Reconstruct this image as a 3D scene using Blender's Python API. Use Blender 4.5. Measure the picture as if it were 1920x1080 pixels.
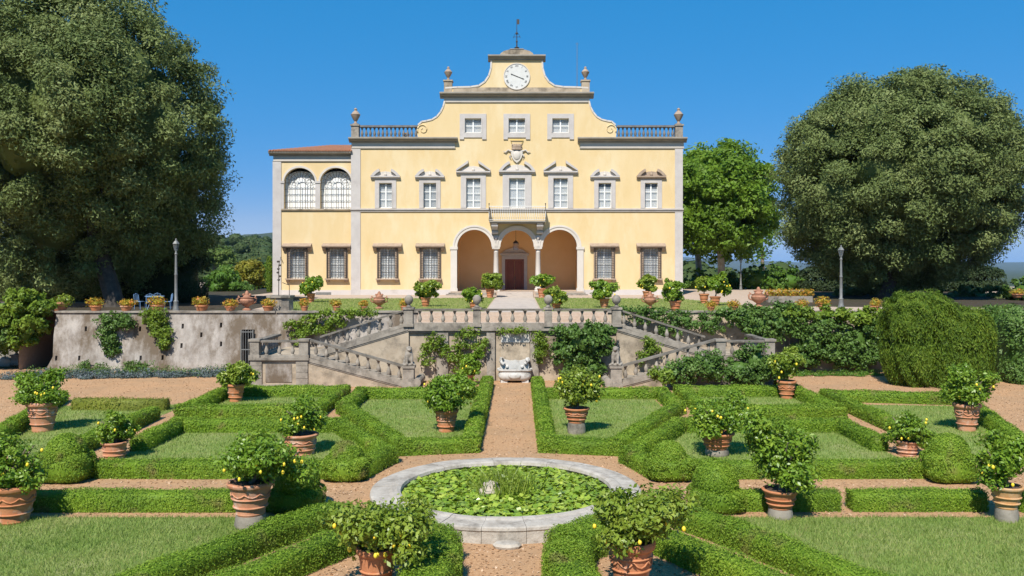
import bpy, math, random
import numpy as np
from mathutils import Vector, Matrix
from mathutils.geometry import tessellate_polygon

for o in list(bpy.data.objects): bpy.data.objects.remove(o, do_unlink=True)
SC = bpy.context.scene
COL = SC.collection
R = math.radians

# ------------------------------------------------------------------ camera, sky, sun, exposure
FPX, HZ, VPX, CX, CZ = 1600.0, 500.0, 972.0, 0.28, 5.5      # focal length in photo pixels, horizon row, vanishing column, eye
cam = bpy.data.cameras.new('camera'); cam_o = bpy.data.objects.new('camera', cam); COL.objects.link(cam_o)
cam.sensor_width = 36; cam.lens = 36*FPX/1920; cam.clip_end = 60000; cam.clip_start = .1
cam.shift_x = -(VPX-960)/1920; cam.shift_y = -(540-HZ)/1920
cam_o.location = (CX, 0, CZ); cam_o.rotation_euler = (R(90), 0, 0)
SC.camera = cam_o

SUN_EL, SUN_AZ = 50.0, 17.0           # elevation; degrees left of straight-behind-the-camera
sdir = Vector((-math.sin(R(SUN_AZ))*math.cos(R(SUN_EL)), -math.cos(R(SUN_AZ))*math.cos(R(SUN_EL)), math.sin(R(SUN_EL))))
W = bpy.data.worlds.new('World'); SC.world = W; W.use_nodes = True
nt = W.node_tree; bg = nt.nodes['Background']
sky = nt.nodes.new('ShaderNodeTexSky'); sky.sky_type = 'NISHITA'; sky.sun_disc = False
sky.sun_elevation = R(SUN_EL); sky.sun_rotation = math.atan2(sdir.x, sdir.y)
sky.altitude = 300; sky.air_density = 1.0; sky.dust_density = .15; sky.ozone_density = 3.0
# the photograph's polarised, evenly deep blue: whole-sky grade of hue, saturation and brightness
sp_ = nt.nodes.new('ShaderNodeSeparateColor'); sp_.mode = 'HSV'; cb_ = nt.nodes.new('ShaderNodeCombineColor'); cb_.mode = 'HSV'
def wmath(op, src, val):
    n = nt.nodes.new('ShaderNodeMath'); n.operation = op; nt.links.new(src, n.inputs[0]); n.inputs[1].default_value = val; return n.outputs[0]
nt.links.new(sky.outputs[0], sp_.inputs[0])
cb_.inputs[0].default_value = .602
nt.links.new(wmath('MULTIPLY', wmath('POWER', sp_.outputs[1], .38), 1.12), cb_.inputs[1])
nt.links.new(wmath('MULTIPLY', wmath('POWER', sp_.outputs[2], .40), 2.45), cb_.inputs[2])
nt.links.new(cb_.outputs[0], bg.inputs[0]); bg.inputs[1].default_value = .105
sl = bpy.data.lights.new('sun', 'SUN'); sl.energy = 4.6; sl.angle = R(.53); sl.color = (1, .955, .87)
so = bpy.data.objects.new('sun', sl); COL.objects.link(so)
so.rotation_euler = sdir.to_track_quat('Z', 'Y').to_euler(); so.location = sdir*100
SC.view_settings.view_transform = 'Standard'; SC.view_settings.look = 'None'
SC.view_settings.exposure = .46; SC.view_settings.gamma = 1
SC.view_settings.use_curve_mapping = False
SC.cycles.max_bounces = 6; SC.cycles.diffuse_bounces = 4; SC.cycles.glossy_bounces = 2
SC.cycles.transmission_bounces = 4; SC.cycles.transparent_max_bounces = 8
SC.cycles.use_denoising = True
SC.cycles.caustics_reflective = False; SC.cycles.caustics_refractive = False

# ------------------------------------------------------------------ measuring helpers
T = 3.08                 # level of the upper terrace
FY = 73.0                # the facade's plane
FS = FPX/FY
def G(px, py, z=0.0):    # a point of the level z seen at a photo pixel
    d = FPX*(CZ-z)/(py-HZ)
    return Vector((CX+(px-VPX)*d/FPX, d, z))
def PX(px, Y): return CX+(px-VPX)*Y/FPX
def PZ(py, Y): return CZ-(py-HZ)*Y/FPX
def fx(px): return PX(px, FY)
def fz(py): return PZ(py, FY)

# ------------------------------------------------------------------ materials
MATS = {}
def mat(name, c1, c2=None, scale=4.0, rough=.85, bump=0.0, bscale=None, c3=None, c3scale=.6, c3amt=(.5, .7), spec=.3, metal=0, stretch=None, detail=6):
    if name in MATS: return MATS[name]
    m = bpy.data.materials.new(name); m.use_nodes = True; t = m.node_tree; N = t.nodes; L = t.links
    b = N['Principled BSDF']; b.inputs['Roughness'].default_value = rough; b.inputs['Metallic'].default_value = metal
    b.inputs['Specular IOR Level'].default_value = spec
    if c2 is None:
        b.inputs['Base Color'].default_value = (*c1, 1)
    tc = N.new('ShaderNodeNewGeometry'); co = tc.outputs['Position']
    if stretch:
        mp = N.new('ShaderNodeMapping'); mp.inputs['Scale'].default_value = stretch; L.new(co, mp.inputs[0]); cs = mp.outputs[0]
    else: cs = co
    if c2 is not None:
        n = N.new('ShaderNodeTexNoise'); n.inputs['Scale'].default_value = scale; n.inputs['Detail'].default_value = detail; n.inputs['Roughness'].default_value = .65
        L.new(cs, n.inputs['Vector'])
        r = N.new('ShaderNodeValToRGB'); r.color_ramp.elements[0].position = .33; r.color_ramp.elements[1].position = .67
        r.color_ramp.elements[0].color = (*c1, 1); r.color_ramp.elements[1].color = (*c2, 1)
        L.new(n.outputs['Fac'], r.inputs[0]); out = r.outputs[0]
        if c3 is not None:
            n3 = N.new('ShaderNodeTexNoise'); n3.inputs['Scale'].default_value = c3scale; n3.inputs['Detail'].default_value = 8; n3.inputs['Roughness'].default_value = .7
            L.new(cs, n3.inputs['Vector'])
            r3 = N.new('ShaderNodeMapRange'); r3.inputs['From Min'].default_value = c3amt[0]; r3.inputs['From Max'].default_value = c3amt[1]
            L.new(n3.outputs['Fac'], r3.inputs['Value'])
            mx = N.new('ShaderNodeMix'); mx.data_type = 'RGBA'; mx.inputs['B'].default_value = (*c3, 1)
            L.new(r3.outputs[0], mx.inputs['Factor']); L.new(out, mx.inputs['A']); out = mx.outputs['Result']
        L.new(out, b.inputs['Base Color'])
    if bump:
        nb = N.new('ShaderNodeTexNoise'); nb.inputs['Scale'].default_value = bscale or scale*3; nb.inputs['Detail'].default_value = 8
        L.new(co, nb.inputs['Vector'])
        bp = N.new('ShaderNodeBump'); bp.inputs['Strength'].default_value = bump; bp.inputs['Distance'].default_value = .03
        L.new(nb.outputs['Fac'], bp.inputs['Height']); L.new(bp.outputs[0], b.inputs['Normal'])
    MATS[name] = m; return m

def leafmat(name, ca, cb, cc, trans=.28, rough=.55, spec=.35, nscale=.9, patch=None):
    """leaf colours run from ca to cc by a random value stored per leaf, with a slow drift over the plant"""
    m = bpy.data.materials.new(name); m.use_nodes = True; t = m.node_tree; N = t.nodes; L = t.links
    b = N['Principled BSDF']; out = N['Material Output']
    a = N.new('ShaderNodeAttribute'); a.attribute_name = 'rnd'
    g = N.new('ShaderNodeNewGeometry')
    n = N.new('ShaderNodeTexNoise'); n.inputs['Scale'].default_value = nscale; n.inputs['Detail'].default_value = 3; L.new(g.outputs['Position'], n.inputs['Vector'])
    ad = N.new('ShaderNodeMath'); ad.operation = 'MULTIPLY_ADD'; ad.inputs[1].default_value = .7; L.new(a.outputs['Fac'], ad.inputs[0])
    sb = N.new('ShaderNodeMath'); sb.operation = 'MULTIPLY_ADD'; sb.inputs[1].default_value = .9; sb.inputs[2].default_value = -.3; L.new(n.outputs['Fac'], sb.inputs[0])
    L.new(sb.outputs[0], ad.inputs[2])
    r = N.new('ShaderNodeValToRGB'); e = r.color_ramp.elements
    e[0].position = 0; e[0].color = (*ca, 1); e[1].position = 1; e[1].color = (*cc, 1); x = e.new(.5); x.color = (*cb, 1)
    L.new(ad.outputs[0], r.inputs[0]); col = r.outputs[0]
    if patch:                                    # scattered dry patches
        n2 = N.new('ShaderNodeTexNoise'); n2.inputs['Scale'].default_value = 1.7; n2.inputs['Detail'].default_value = 5; L.new(g.outputs['Position'], n2.inputs['Vector'])
        mr = N.new('ShaderNodeMapRange'); mr.inputs['From Min'].default_value = .60; mr.inputs['From Max'].default_value = .74; mr.inputs['To Max'].default_value = .75; L.new(n2.outputs['Fac'], mr.inputs['Value'])
        mx = N.new('ShaderNodeMix'); mx.data_type = 'RGBA'; mx.inputs['B'].default_value = (*patch, 1); L.new(mr.outputs[0], mx.inputs['Factor']); L.new(col, mx.inputs['A']); col = mx.outputs['Result']
    L.new(col, b.inputs['Base Color']); b.inputs['Roughness'].default_value = rough; b.inputs['Specular IOR Level'].default_value = spec
    tr = N.new('ShaderNodeBsdfTranslucent'); hs = N.new('ShaderNodeHueSaturation'); hs.inputs['Value'].default_value = 1.25; hs.inputs['Hue'].default_value = .485
    L.new(col, hs.inputs['Color']); L.new(hs.outputs[0], tr.inputs['Color'])
    ms = N.new('ShaderNodeMixShader'); ms.inputs[0].default_value = trans
    L.new(b.outputs[0], ms.inputs[1]); L.new(tr.outputs[0], ms.inputs[2]); L.new(ms.outputs[0], out.inputs['Surface'])
    MATS[name] = m; return m

YEL = mat('yellow_plaster', (.655, .485, .25), (.70, .54, .31), .7, .9, .05, 8, (.715, .585, .37), .5, (.48, .68), spec=.15, stretch=(1, 1, .4))
OCH = mat('loggia_plaster', (.78, .50, .245), (.82, .55, .29), .6, .9, spec=.15)
GRY = mat('grey_stone_trim', (.465, .425, .40), (.545, .505, .475), 1.2, .85, .05, 20, (.38, .34, .315), .8, (.55, .8), spec=.2)
PLN = mat('pale_plinth_plaster', (.52, .475, .45), (.58, .53, .50), .7, .9, .04, 10, (.43, .38, .34), .9, (.55, .8), spec=.15)
FRZ = mat('pale_frieze_plaster', (.56, .51, .45), (.64, .58, .52), .9, .9, spec=.15)
RBL = mat('dark_roof_balustrade_stone', (.13, .125, .12), (.22, .205, .19), 2, .9, .08, 20, spec=.2)
CRN = mat('dark_cornice_stone', (.24, .215, .18), (.33, .295, .25), 1.5, .9, .08, 20, spec=.2)
BRN = mat('brown_window_stone', (.30, .22, .16), (.42, .32, .24), 3, .9, .08, 20, spec=.2)
STN = mat('weathered_garden_stone', (.22, .19, .155), (.37, .325, .27), 2.2, .92, .3, 14, (.115, .10, .085), 1.5, (.50, .68), spec=.15)
STL = mat('pale_rubble_plaster', (.36, .285, .205), (.48, .395, .295), 1.3, .92, .25, 12, (.17, .14, .105), .9, (.47, .66), spec=.15)
WAL = mat('retaining_wall_plaster', (.27, .235, .205), (.44, .395, .35), 3.2, .93, .6, 9, (.15, .115, .082), .7, (.44, .60), spec=.15, stretch=(1, 1, .55), detail=10)
MRB = mat('white_marble', (.50, .475, .44), (.60, .575, .535), 3, .7, .1, 20, (.27, .245, .20), 2.2, (.5, .68), spec=.25)
PND = mat('pond_stone', (.33, .285, .235), (.50, .45, .385), 2.8, .9, .5, 18, (.15, .125, .10), 1.2, (.52, .70), spec=.2)
TER = mat('terracotta', (.42, .16, .07), (.53, .23, .11), 5, .85, .15, 30, (.55, .40, .30), 3.0, (.54, .72), spec=.2)
TEP = mat('pale_terracotta', (.45, .195, .105), (.54, .265, .15), 5, .88, .15, 30, (.60, .46, .37), 3.5, (.52, .70), spec=.2)
TEY = mat('yellowed_terracotta', (.47, .25, .10), (.55, .32, .15), 5, .88, .12, 30, (.52, .39, .26), 2.5, (.5, .72), spec=.2)
ROO = mat('roof_tiles', (.40, .17, .09), (.52, .25, .14), 3, .9, .3, 10)
HRL = mat('mossy_handrail_stone', (.13, .115, .095), (.25, .22, .185), 2.5, .92, .3, 16, (.08, .07, .058), 1.5, (.5, .68), spec=.15)
WHT = mat('white_window_paint', (.80, .80, .78), None, rough=.5)
CUR = mat('white_curtain', (.80, .80, .79), (.88, .88, .86), 3, .95, stretch=(3, 1, .2))
SHT = mat('grey_blind', (.50, .51, .51), (.58, .59, .58), 2, .8)
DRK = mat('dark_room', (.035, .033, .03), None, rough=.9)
IRN = mat('wrought_iron', (.05, .045, .04), (.09, .07, .055), 12, .6, metal=.3)
IRL = mat('grey_iron', (.62, .60, .57), (.70, .68, .65), 8, .6, metal=.2)
IRG = mat('lamp_post_iron', (.15, .155, .15), (.22, .22, .21), 6, .55, metal=.2)
DOR = mat('red_brown_door_wood', (.17, .045, .025), (.25, .075, .04), 2, .55, .1, 12, stretch=(8, 8, .8), spec=.4)
WOD = mat('dark_wood', (.06, .045, .035), (.10, .075, .055), 4, .7)
GRV = mat('terracotta_gravel', (.37, .195, .095), (.62, .385, .215), 16, .95, .8, 60, (.42, .26, .145), .55, (.42, .62), spec=.1, detail=12)
GRT = mat('pale_terrace_gravel', (.42, .315, .235), (.52, .41, .32), 6, .95, .3, 50, (.44, .33, .25), .3, (.5, .7), spec=.1, detail=12)
PAV = mat('path_paving', (.42, .35, .295), (.53, .45, .385), 3, .92, .2, 20, (.30, .25, .22), 1, (.55, .7), spec=.1)
SOI = mat('potting_soil', (.075, .05, .035), (.13, .09, .065), 12, .95, .5, 40)
BRK = mat('bark', (.16, .12, .09), (.26, .21, .16), 4, .95, .5, 12)
BKO = mat('dark_oak_bark', (.05, .042, .035), (.10, .085, .07), 4, .95, .6, 12)
BPL = mat('plane_tree_bark', (.22, .19, .15), (.48, .44, .36), 2.2, .9, .3, 10)
LMN = mat('lemon_peel', (.85, .60, .03), (.88, .66, .06), 4, .5, spec=.4)
BLU = mat('blue_paint', (.20, .33, .52), None, rough=.5)
LWN = mat('lawn_turf', (.14, .21, .045), (.21, .28, .07), 5, .95, .5, 60, (.29, .29, .12), .55, (.45, .72), spec=.1, detail=10)
LWT = mat('terrace_turf', (.20, .23, .06), (.27, .28, .09), 4, .95, .4, 50, (.33, .29, .13), .5, (.5, .75), spec=.1, detail=10)
TRN = mat('terrain_ground', (.03, .048, .02), (.075, .09, .04), .012, .95, spec=.1)
ROK = mat('rough_rock', (.30, .25, .20), (.48, .41, .33), 1.5, .95, .6, 6, (.16, .13, .10), 1.2, (.5, .7))
WAT = mat('pond_water', (.015, .03, .02), None, rough=.08, spec=.5)
GOLD = mat('gilt', (.60, .42, .08), None, rough=.4, metal=.5)
INK = mat('black_clock_paint', (.03, .03, .03), None, rough=.6)
CLK = mat('clock_face_enamel', (.66, .65, .62), (.58, .57, .54), 2, .6)

def glassmat():
    m = bpy.data.materials.new('window_glass'); m.use_nodes = True; t = m.node_tree; N = t.nodes; L = t.links
    b = N['Principled BSDF']; b.inputs['Base Color'].default_value = (.30, .34, .38, 1); b.inputs['Roughness'].default_value = .12
    b.inputs['Specular IOR Level'].default_value = .6
    tr = N.new('ShaderNodeBsdfTransparent'); ms = N.new('ShaderNodeMixShader'); ms.inputs[0].default_value = .25
    L.new(tr.outputs[0], ms.inputs[1]); L.new(b.outputs[0], ms.inputs[2]); L.new(ms.outputs[0], N['Material Output'].inputs['Surface'])
    return m
GLS = glassmat()

L_BOX = leafmat('box_leaves', (.075, .145, .012), (.165, .275, .02), (.31, .41, .045), .22, .6, .25, .9, (.24, .20, .07))
L_BOY = leafmat('yellowing_box_leaves', (.11, .13, .02), (.19, .22, .03), (.30, .27, .06), .22, .6, .25)
L_OAK = leafmat('holm_oak_leaves', (.066, .098, .026), (.138, .18, .05), (.265, .30, .11), .14, .6, .22, .4)
L_PLA = leafmat('plane_leaves', (.085, .16, .014), (.15, .26, .022), (.25, .38, .045), .38, .5, .3, .5)
L_LEM = leafmat('lemon_leaves', (.085, .17, .014), (.17, .285, .022), (.32, .42, .05), .28, .4, .45, 2)
L_LEY = leafmat('lemon_leaves_pale', (.11, .18, .018), (.21, .29, .028), (.36, .42, .07), .28, .42, .45, 2)
L_VIN = leafmat('climber_leaves', (.055, .12, .022), (.105, .195, .034), (.19, .29, .07), .28, .5, .35, 1.2)
L_VIY = leafmat('bright_climber_leaves', (.09, .16, .015), (.17, .26, .025), (.28, .36, .05), .32, .5, .35, 1.2)
L_THU = leafmat('thuja_sprays', (.04, .085, .008), (.10, .17, .014), (.22, .29, .03), .22, .6, .2, .8)
L_CYP = leafmat('cypress_sprays', (.02, .036, .014), (.034, .056, .02), (.06, .085, .03), .1, .6, .2, .8)
L_FAR = leafmat('woodland_leaves', (.03, .055, .018), (.06, .09, .025), (.105, .13, .04), .15, .6, .2, .06)
L_PIN = leafmat('stone_pine_needles', (.06, .10, .02), (.105, .16, .032), (.17, .22, .05), .15, .6, .2, .3)
L_YEL = leafmat('yellow_green_leaves', (.13, .16, .015), (.26, .25, .03), (.42, .34, .05), .3, .5, .3, .4)
L_BRG = leafmat('bright_tree_leaves', (.055, .13, .015), (.10, .20, .025), (.19, .30, .045), .3, .5, .3, .4)
L_GRS = leafmat('grass_blades', (.125, .205, .035), (.225, .31, .065), (.42, .42, .16), .3, .6, .2, .45, (.38, .33, .15))
L_LAV = leafmat('lavender_leaves', (.07, .11, .08), (.12, .155, .15), (.17, .19, .22), .2, .6, .2, 2)
L_FLO = leafmat('orange_flowers', (.13, .21, .03), (.50, .38, .04), (.62, .17, .04), .3, .5, .3, 4)
L_LIL = leafmat('lily_pads', (.10, .18, .014), (.22, .33, .025), (.42, .48, .07), .15, .3, .6, 2)

# ------------------------------------------------------------------ mesh helpers
class MB:
    """collects shapes for ONE mesh object"""
    def __init__(s): s.v = []; s.f = []
    def add(s, v, f):
        n = len(s.v); s.v += [tuple(p) for p in v]; s.f += [tuple(i+n for i in q) for q in f]; return s
    def box(s, x0, x1, y0, y1, z0, z1):
        return s.add([(x0,y0,z0),(x1,y0,z0),(x1,y1,z0),(x0,y1,z0),(x0,y0,z1),(x1,y0,z1),(x1,y1,z1),(x0,y1,z1)],
                     [(0,3,2,1),(4,5,6,7),(0,1,5,4),(1,2,6,5),(2,3,7,6),(3,0,4,7)])
    def prism_xz(s, poly, y0, y1):       # polygon in x,z pushed from y0 (front) to y1
        return s.holed(poly, [], y0, y1)
    def holed(s, outer, holes, y0, y1, yf=None):
        loops = [list(outer)]+[list(h) for h in holes]
        tris = tessellate_polygon([[Vector((p[0], p[1], 0)) for p in l] for l in loops])
        pts = [p for l in loops for p in l]; n = len(pts)
        k = len(s.v); dy = (lambda z: yf(z)) if yf else (lambda z: 0)
        s.v += [(p[0], y0+dy(p[1]), p[1]) for p in pts]+[(p[0], y1, p[1]) for p in pts]
        for a, b, c in tris:
            A, B, C = pts[a], pts[b], pts[c]
            cr = (B[0]-A[0])*(C[1]-A[1])-(B[1]-A[1])*(C[0]-A[0])
            if cr < 0: b, c = c, b
            s.f.append((k+a, k+b, k+c)); s.f.append((k+n+a, k+n+c, k+n+b))
        i = 0
        for li, l in enumerate(loops):
            ar = sum(l[j][0]*l[(j+1) % len(l)][1]-l[(j+1) % len(l)][0]*l[j][1] for j in range(len(l)))
            for j in range(len(l)):
                p, q = k+i+j, k+i+(j+1) % len(l)
                if (ar > 0) == (li == 0): s.f.append((p, p+n, q+n, q))
                else: s.f.append((q, q+n, p+n, p))
            i += len(l)
        return s
    def prism_yz(s, prof, x0, x1):       # profile in y,z swept along x
        n = len(prof); k = len(s.v)
        s.v += [(x0, p[0], p[1]) for p in prof]+[(x1, p[0], p[1]) for p in prof]
        for j in range(n): s.f.append((k+j, k+(j+1) % n, k+n+(j+1) % n, k+n+j))
        s.f.append(tuple(k+j for j in reversed(range(n)))); s.f.append(tuple(k+n+j for j in range(n))); return s
    def lathe(s, prof, n=16, c=(0,0,0), sx=1, sy=1):
        k = len(s.v); m = len(prof)
        for r, z in prof:
            for i in range(n):
                a = 2*math.pi*i/n; s.v.append((c[0]+r*math.cos(a)*sx, c[1]+r*math.sin(a)*sy, c[2]+z))
        for j in range(m-1):
            for i in range(n):
                s.f.append((k+j*n+i, k+j*n+(i+1) % n, k+(j+1)*n+(i+1) % n, k+(j+1)*n+i))
        s.f.append(tuple(k+i for i in reversed(range(n)))); s.f.append(tuple(k+(m-1)*n+i for i in range(n))); return s
    def tube(s, pts, rad, n=6):
        pts = [Vector(p) for p in pts]; k = len(s.v); m = len(pts)
        rads = rad if hasattr(rad, '__len__') else [rad]*m
        for j, p in enumerate(pts):
            d = (pts[min(j+1, m-1)]-pts[max(j-1, 0)]).normalized()
            u = d.cross(Vector((0, 0, 1)) if abs(d.z) < .9 else Vector((1, 0, 0))).normalized(); w = d.cross(u)
            for i in range(n):
                a = 2*math.pi*i/n; s.v.append(tuple(p+(u*math.cos(a)+w*math.sin(a))*rads[j]))
        for j in range(m-1):
            for i in range(n): s.f.append((k+j*n+i, k+j*n+(i+1) % n, k+(j+1)*n+(i+1) % n, k+(j+1)*n+i))
        s.f.append(tuple(k+i for i in reversed(range(n)))); s.f.append(tuple(k+(m-1)*n+i for i in range(n))); return s
    def ell(s, c, r, nu=12, nv=8):
        return s.lathe([(math.sin(math.pi*max(.02, min(.98, j/nv)))*1.0, -math.cos(math.pi*j/nv)*r[2]) for j in range(nv+1)], nu, c, r[0], r[1])
    def rings(s, c, ir, orr, y0, y1, a0, a1, n=16):  # arch ring in x,z
        out = [(c[0]+orr*math.cos(a0+(a1-a0)*i/n), c[1]+orr*math.sin(a0+(a1-a0)*i/n)) for i in range(n+1)]
        inn = [(c[0]+ir*math.cos(a0+(a1-a0)*i/n), c[1]+ir*math.sin(a0+(a1-a0)*i/n)) for i in range(n+1)]
        for i in range(n):
            q = [inn[i], out[i], out[i+1], inn[i+1]]
            k = len(s.v); s.v += [(p[0], y0, p[1]) for p in q]+[(p[0], y1, p[1]) for p in q]
            s.f += [(k,k+1,k+2,k+3),(k+7,k+6,k+5,k+4),(k+1,k+5,k+6,k+2),(k,k+3,k+7,k+4)]
            if i == 0: s.f.append((k, k+4, k+5, k+1))
            if i == n-1: s.f.append((k+3, k+2, k+6, k+7))
        return s

def link(o, parent=None):
    COL.objects.link(o)
    if parent is not None: o.parent = parent
    return o
def obj(name, mb, m, parent=None, smooth=False):
    me = mb if isinstance(mb, bpy.types.Mesh) else None
    if me is None:
        me = bpy.data.meshes.new(name); me.from_pydata(mb.v, [], mb.f); me.update()
        if m: me.materials.append(m)
        if smooth:
            me.polygons.foreach_set('use_smooth', [True]*len(me.polygons))
            if smooth is not True: me.set_sharp_from_angle(angle=R(smooth))
    return link(bpy.data.objects.new(name, me), parent)
def empty(name, loc=(0, 0, 0), rz=0):
    o = bpy.data.objects.new(name, None); o.empty_display_size = .2; o.location = loc; o.rotation_euler = (0, 0, rz)
    return link(o)
def tag(o, label=None, cat=None, group=None, kind=None):
    for k, v in (('label', label), ('category', cat), ('group', group), ('kind', kind)):
        if v: o[k] = v
    return o
def struct(name, mb, m, **k): return tag(obj(name, mb, m, **k), kind='structure')
def inst(src, loc, parent=None, rz=0, sc=None):
    o = src.copy(); o.location = loc; o.rotation_euler = (0, 0, rz)
    if sc: o.scale = sc
    return link(o, parent)

# ------------------------------------------------------------------ foliage helpers (numpy)
def unit(a): return a/np.maximum(np.linalg.norm(a, axis=1, keepdims=True), 1e-9)
def leaf_quads(P, Nn, size, rng, aspect=.5, spread=.6, up=0.0, upt=0.0, tri=False):
    n = len(P); nn = unit(Nn+rng.normal(0, spread, (n, 3))+np.array([0, 0, up]))
    t = rng.normal(0, 1, (n, 3))+np.array([0, 0, upt]); t = unit(t-nn*np.sum(t*nn, 1, keepdims=True)); b = np.cross(nn, t)
    L = (size*rng.uniform(.65, 1.35, n))[:, None]; w = L*aspect*.5
    if tri:
        V = np.empty((n, 3, 3)); V[:, 0] = P-t*L*.5-b*w; V[:, 1] = P-t*L*.5+b*w; V[:, 2] = P+t*L*.6
        return V.reshape(-1, 3)
    V = np.empty((n, 4, 3)); V[:, 0] = P-t*L*.5; V[:, 2] = P+t*L*.5
    V[:, 1] = P+b*w+nn*L*.08; V[:, 3] = P-b*w+nn*L*.08
    return V.reshape(-1, 3)
class Foliage:
    def __init__(s, seed, tri=False): s.tri = tri; s.rng = np.random.default_rng(seed); s.V = []; s.F = []; s.rnd = []; s.n = 0
    def leaves(s, P, Nn, size, aspect=.5, spread=.6, up=0., base=None, upt=0.):
        if len(P) == 0: return
        k = 3 if s.tri else 4; V = leaf_quads(P, Nn, size, s.rng, aspect, spread, up, upt, s.tri); n = len(P)
        s.V.append(V); s.F.append(np.arange(s.n, s.n+k*n).reshape(-1, k)); s.n += k*n
        r = s.rng.random(n)
        s.rnd.append(r if base is None else .55*base+.45*r)
    def blades(s, P, h, w):
        n = len(P); a = s.rng.uniform(0, 6.283, n); d = np.stack([np.cos(a), np.sin(a), 0*a], 1)*w*.5
        hh = h*s.rng.uniform(.6, 1.4, n); lean = s.rng.normal(0, .45, (n, 2))*hh[:, None]
        tip = P+np.concatenate([lean, hh[:, None]], 1)
        V = np.stack([P-d, P+d, tip+d*.15, tip-d*.15], 1).reshape(-1, 3)
        s.V.append(V); s.F.append(np.arange(s.n, s.n+4*n).reshape(-1, 4)); s.n += 4*n; s.rnd.append(s.rng.random(n))
    def solid(s, V, F, r=.35):
        V = np.asarray(V, float); F = np.asarray(F, int)
        s.V.append(V); s.F.append(F+s.n); s.n += len(V); s.rnd.append(np.full(len(F), r))
    def core(s, c, r, nu=14, nv=9, amp=.12, ex=1.0):
        th = np.linspace(0, math.pi, nv+1)[:, None]; ph = np.linspace(0, 2*math.pi, nu, endpoint=False)[None]
        sg = lambda x: np.sign(x)*np.abs(x)**ex
        X = sg(np.sin(th))*sg(np.cos(ph)); Y = sg(np.sin(th))*sg(np.sin(ph)); Z = sg(np.cos(th))*np.ones_like(ph)
        k = 1+s.rng.uniform(-amp, amp, X.shape); k[0] = k[0, 0]; k[-1] = k[-1, 0]
        V = np.stack([c[0]+X*r[0]*k, c[1]+Y*r[1]*k, c[2]+Z*r[2]*k], -1).reshape(-1, 3)
        F = [(j*nu+i, (j+1)*nu+i, (j+1)*nu+(i+1) % nu, j*nu+(i+1) % nu) for j in range(nv) for i in range(nu)]
        s.solid(V, F)
    def shell(s, c, r, n, size, depth=.12, ex=1.0, zmin=-1.0, aspect=.5, spread=.6, up=.0, lump=.06, upt=0.):
        """leaves over a (super)ellipsoid"""
        d = unit(s.rng.normal(0, 1, (n, 3))); d = d[d[:, 2] > zmin]
        q = np.sign(d)*np.abs(d)**ex if ex != 1 else d
        if ex != 1: q = q/np.max(np.stack([(np.abs(q)**(2/ex)).sum(1)**(ex/2)], 0), 0)[:, None]
        k = 1-depth*s.rng.random(len(q))**1.5+lump*np.sin(d[:, 0]*9+d[:, 2]*7+c[0])*np.cos(d[:, 1]*8+c[1])
        P = np.array(c)+q*np.array(r)*k[:, None]; Nn = unit(d/np.array(r))
        s.leaves(P, Nn, size, aspect, spread, up, None, upt)
    def crown(s, lumps, nclump, per, cr, size, depth=(.72, 1.0), core=.72, aspect=.5, flat=.75, spread=.7, up=.25, zmin=-1.0, over=1.0):
        """clumps of leaves spread over a union of ellipsoids"""
        area = np.array([(l[1][0]*l[1][1]+l[1][0]*l[1][2]+l[1][1]*l[1][2]) for l in lumps]); area = area/area.sum()
        for li, (c, r) in enumerate(lumps):
            if core:
                s.core(c, [x*core for x in r])
                s.shell(c, [x*core*1.06 for x in r], int(3.2*(r[0]*r[2]+r[0]*r[1]+r[1]*r[2])*core*core/(size*size)), size*1.1, .1, aspect=aspect, spread=.9, lump=.04)
            m = int(nclump*area[li]*over); d = unit(s.rng.normal(0, 1, (m, 3))); d = d[d[:, 2] > zmin]
            k = s.rng.uniform(depth[0], depth[1], len(d)); C = np.array(c)+d*np.array(r)*k[:, None]
            keep = np.ones(len(C), bool)
            for lj, (c2, r2) in enumerate(lumps):
                if lj != li: keep &= (((C-np.array(c2))/np.array(r2))**2).sum(1) > .62
            C = C[keep]; d = d[keep]
            if len(C) == 0: continue
            rr = cr*s.rng.uniform(.6, 1.4, len(C)); base = s.rng.random(len(C))
            idx = np.repeat(np.arange(len(C)), per)
            o = unit(s.rng.normal(0, 1, (len(idx), 3)))*(s.rng.random(len(idx))**.45)[:, None]
            o[:, 2] *= flat
            Nn = unit(d[idx]*.7+o*.9+np.array([0, 0, .35]))
            s.leaves(C[idx]+o*rr[idx][:, None], Nn, size, aspect, spread, up, base[idx])
    def mesh(s, name, m):
        V = np.concatenate(s.V).astype(np.float32); cnt = np.concatenate([np.full(len(f), f.shape[1]) for f in s.F]); F = np.concatenate([f.ravel() for f in s.F]).astype(np.int32); nf = len(cnt)
        me = bpy.data.meshes.new(name); me.vertices.add(len(V)); me.vertices.foreach_set('co', V.ravel())
        me.loops.add(len(F)); me.loops.foreach_set('vertex_index', F)
        me.polygons.add(nf); me.polygons.foreach_set('loop_start', (np.cumsum(cnt)-cnt).astype(np.int32))
        me.update(calc_edges=True)
        a = me.attributes.new('rnd', 'FLOAT', 'FACE'); a.data.foreach_set('value', np.concatenate(s.rnd).astype(np.float32))
        me.materials.append(m); return me
    def obj(s, name, m, parent=None): return obj(name, s.mesh(name, m), None, parent)

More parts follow.
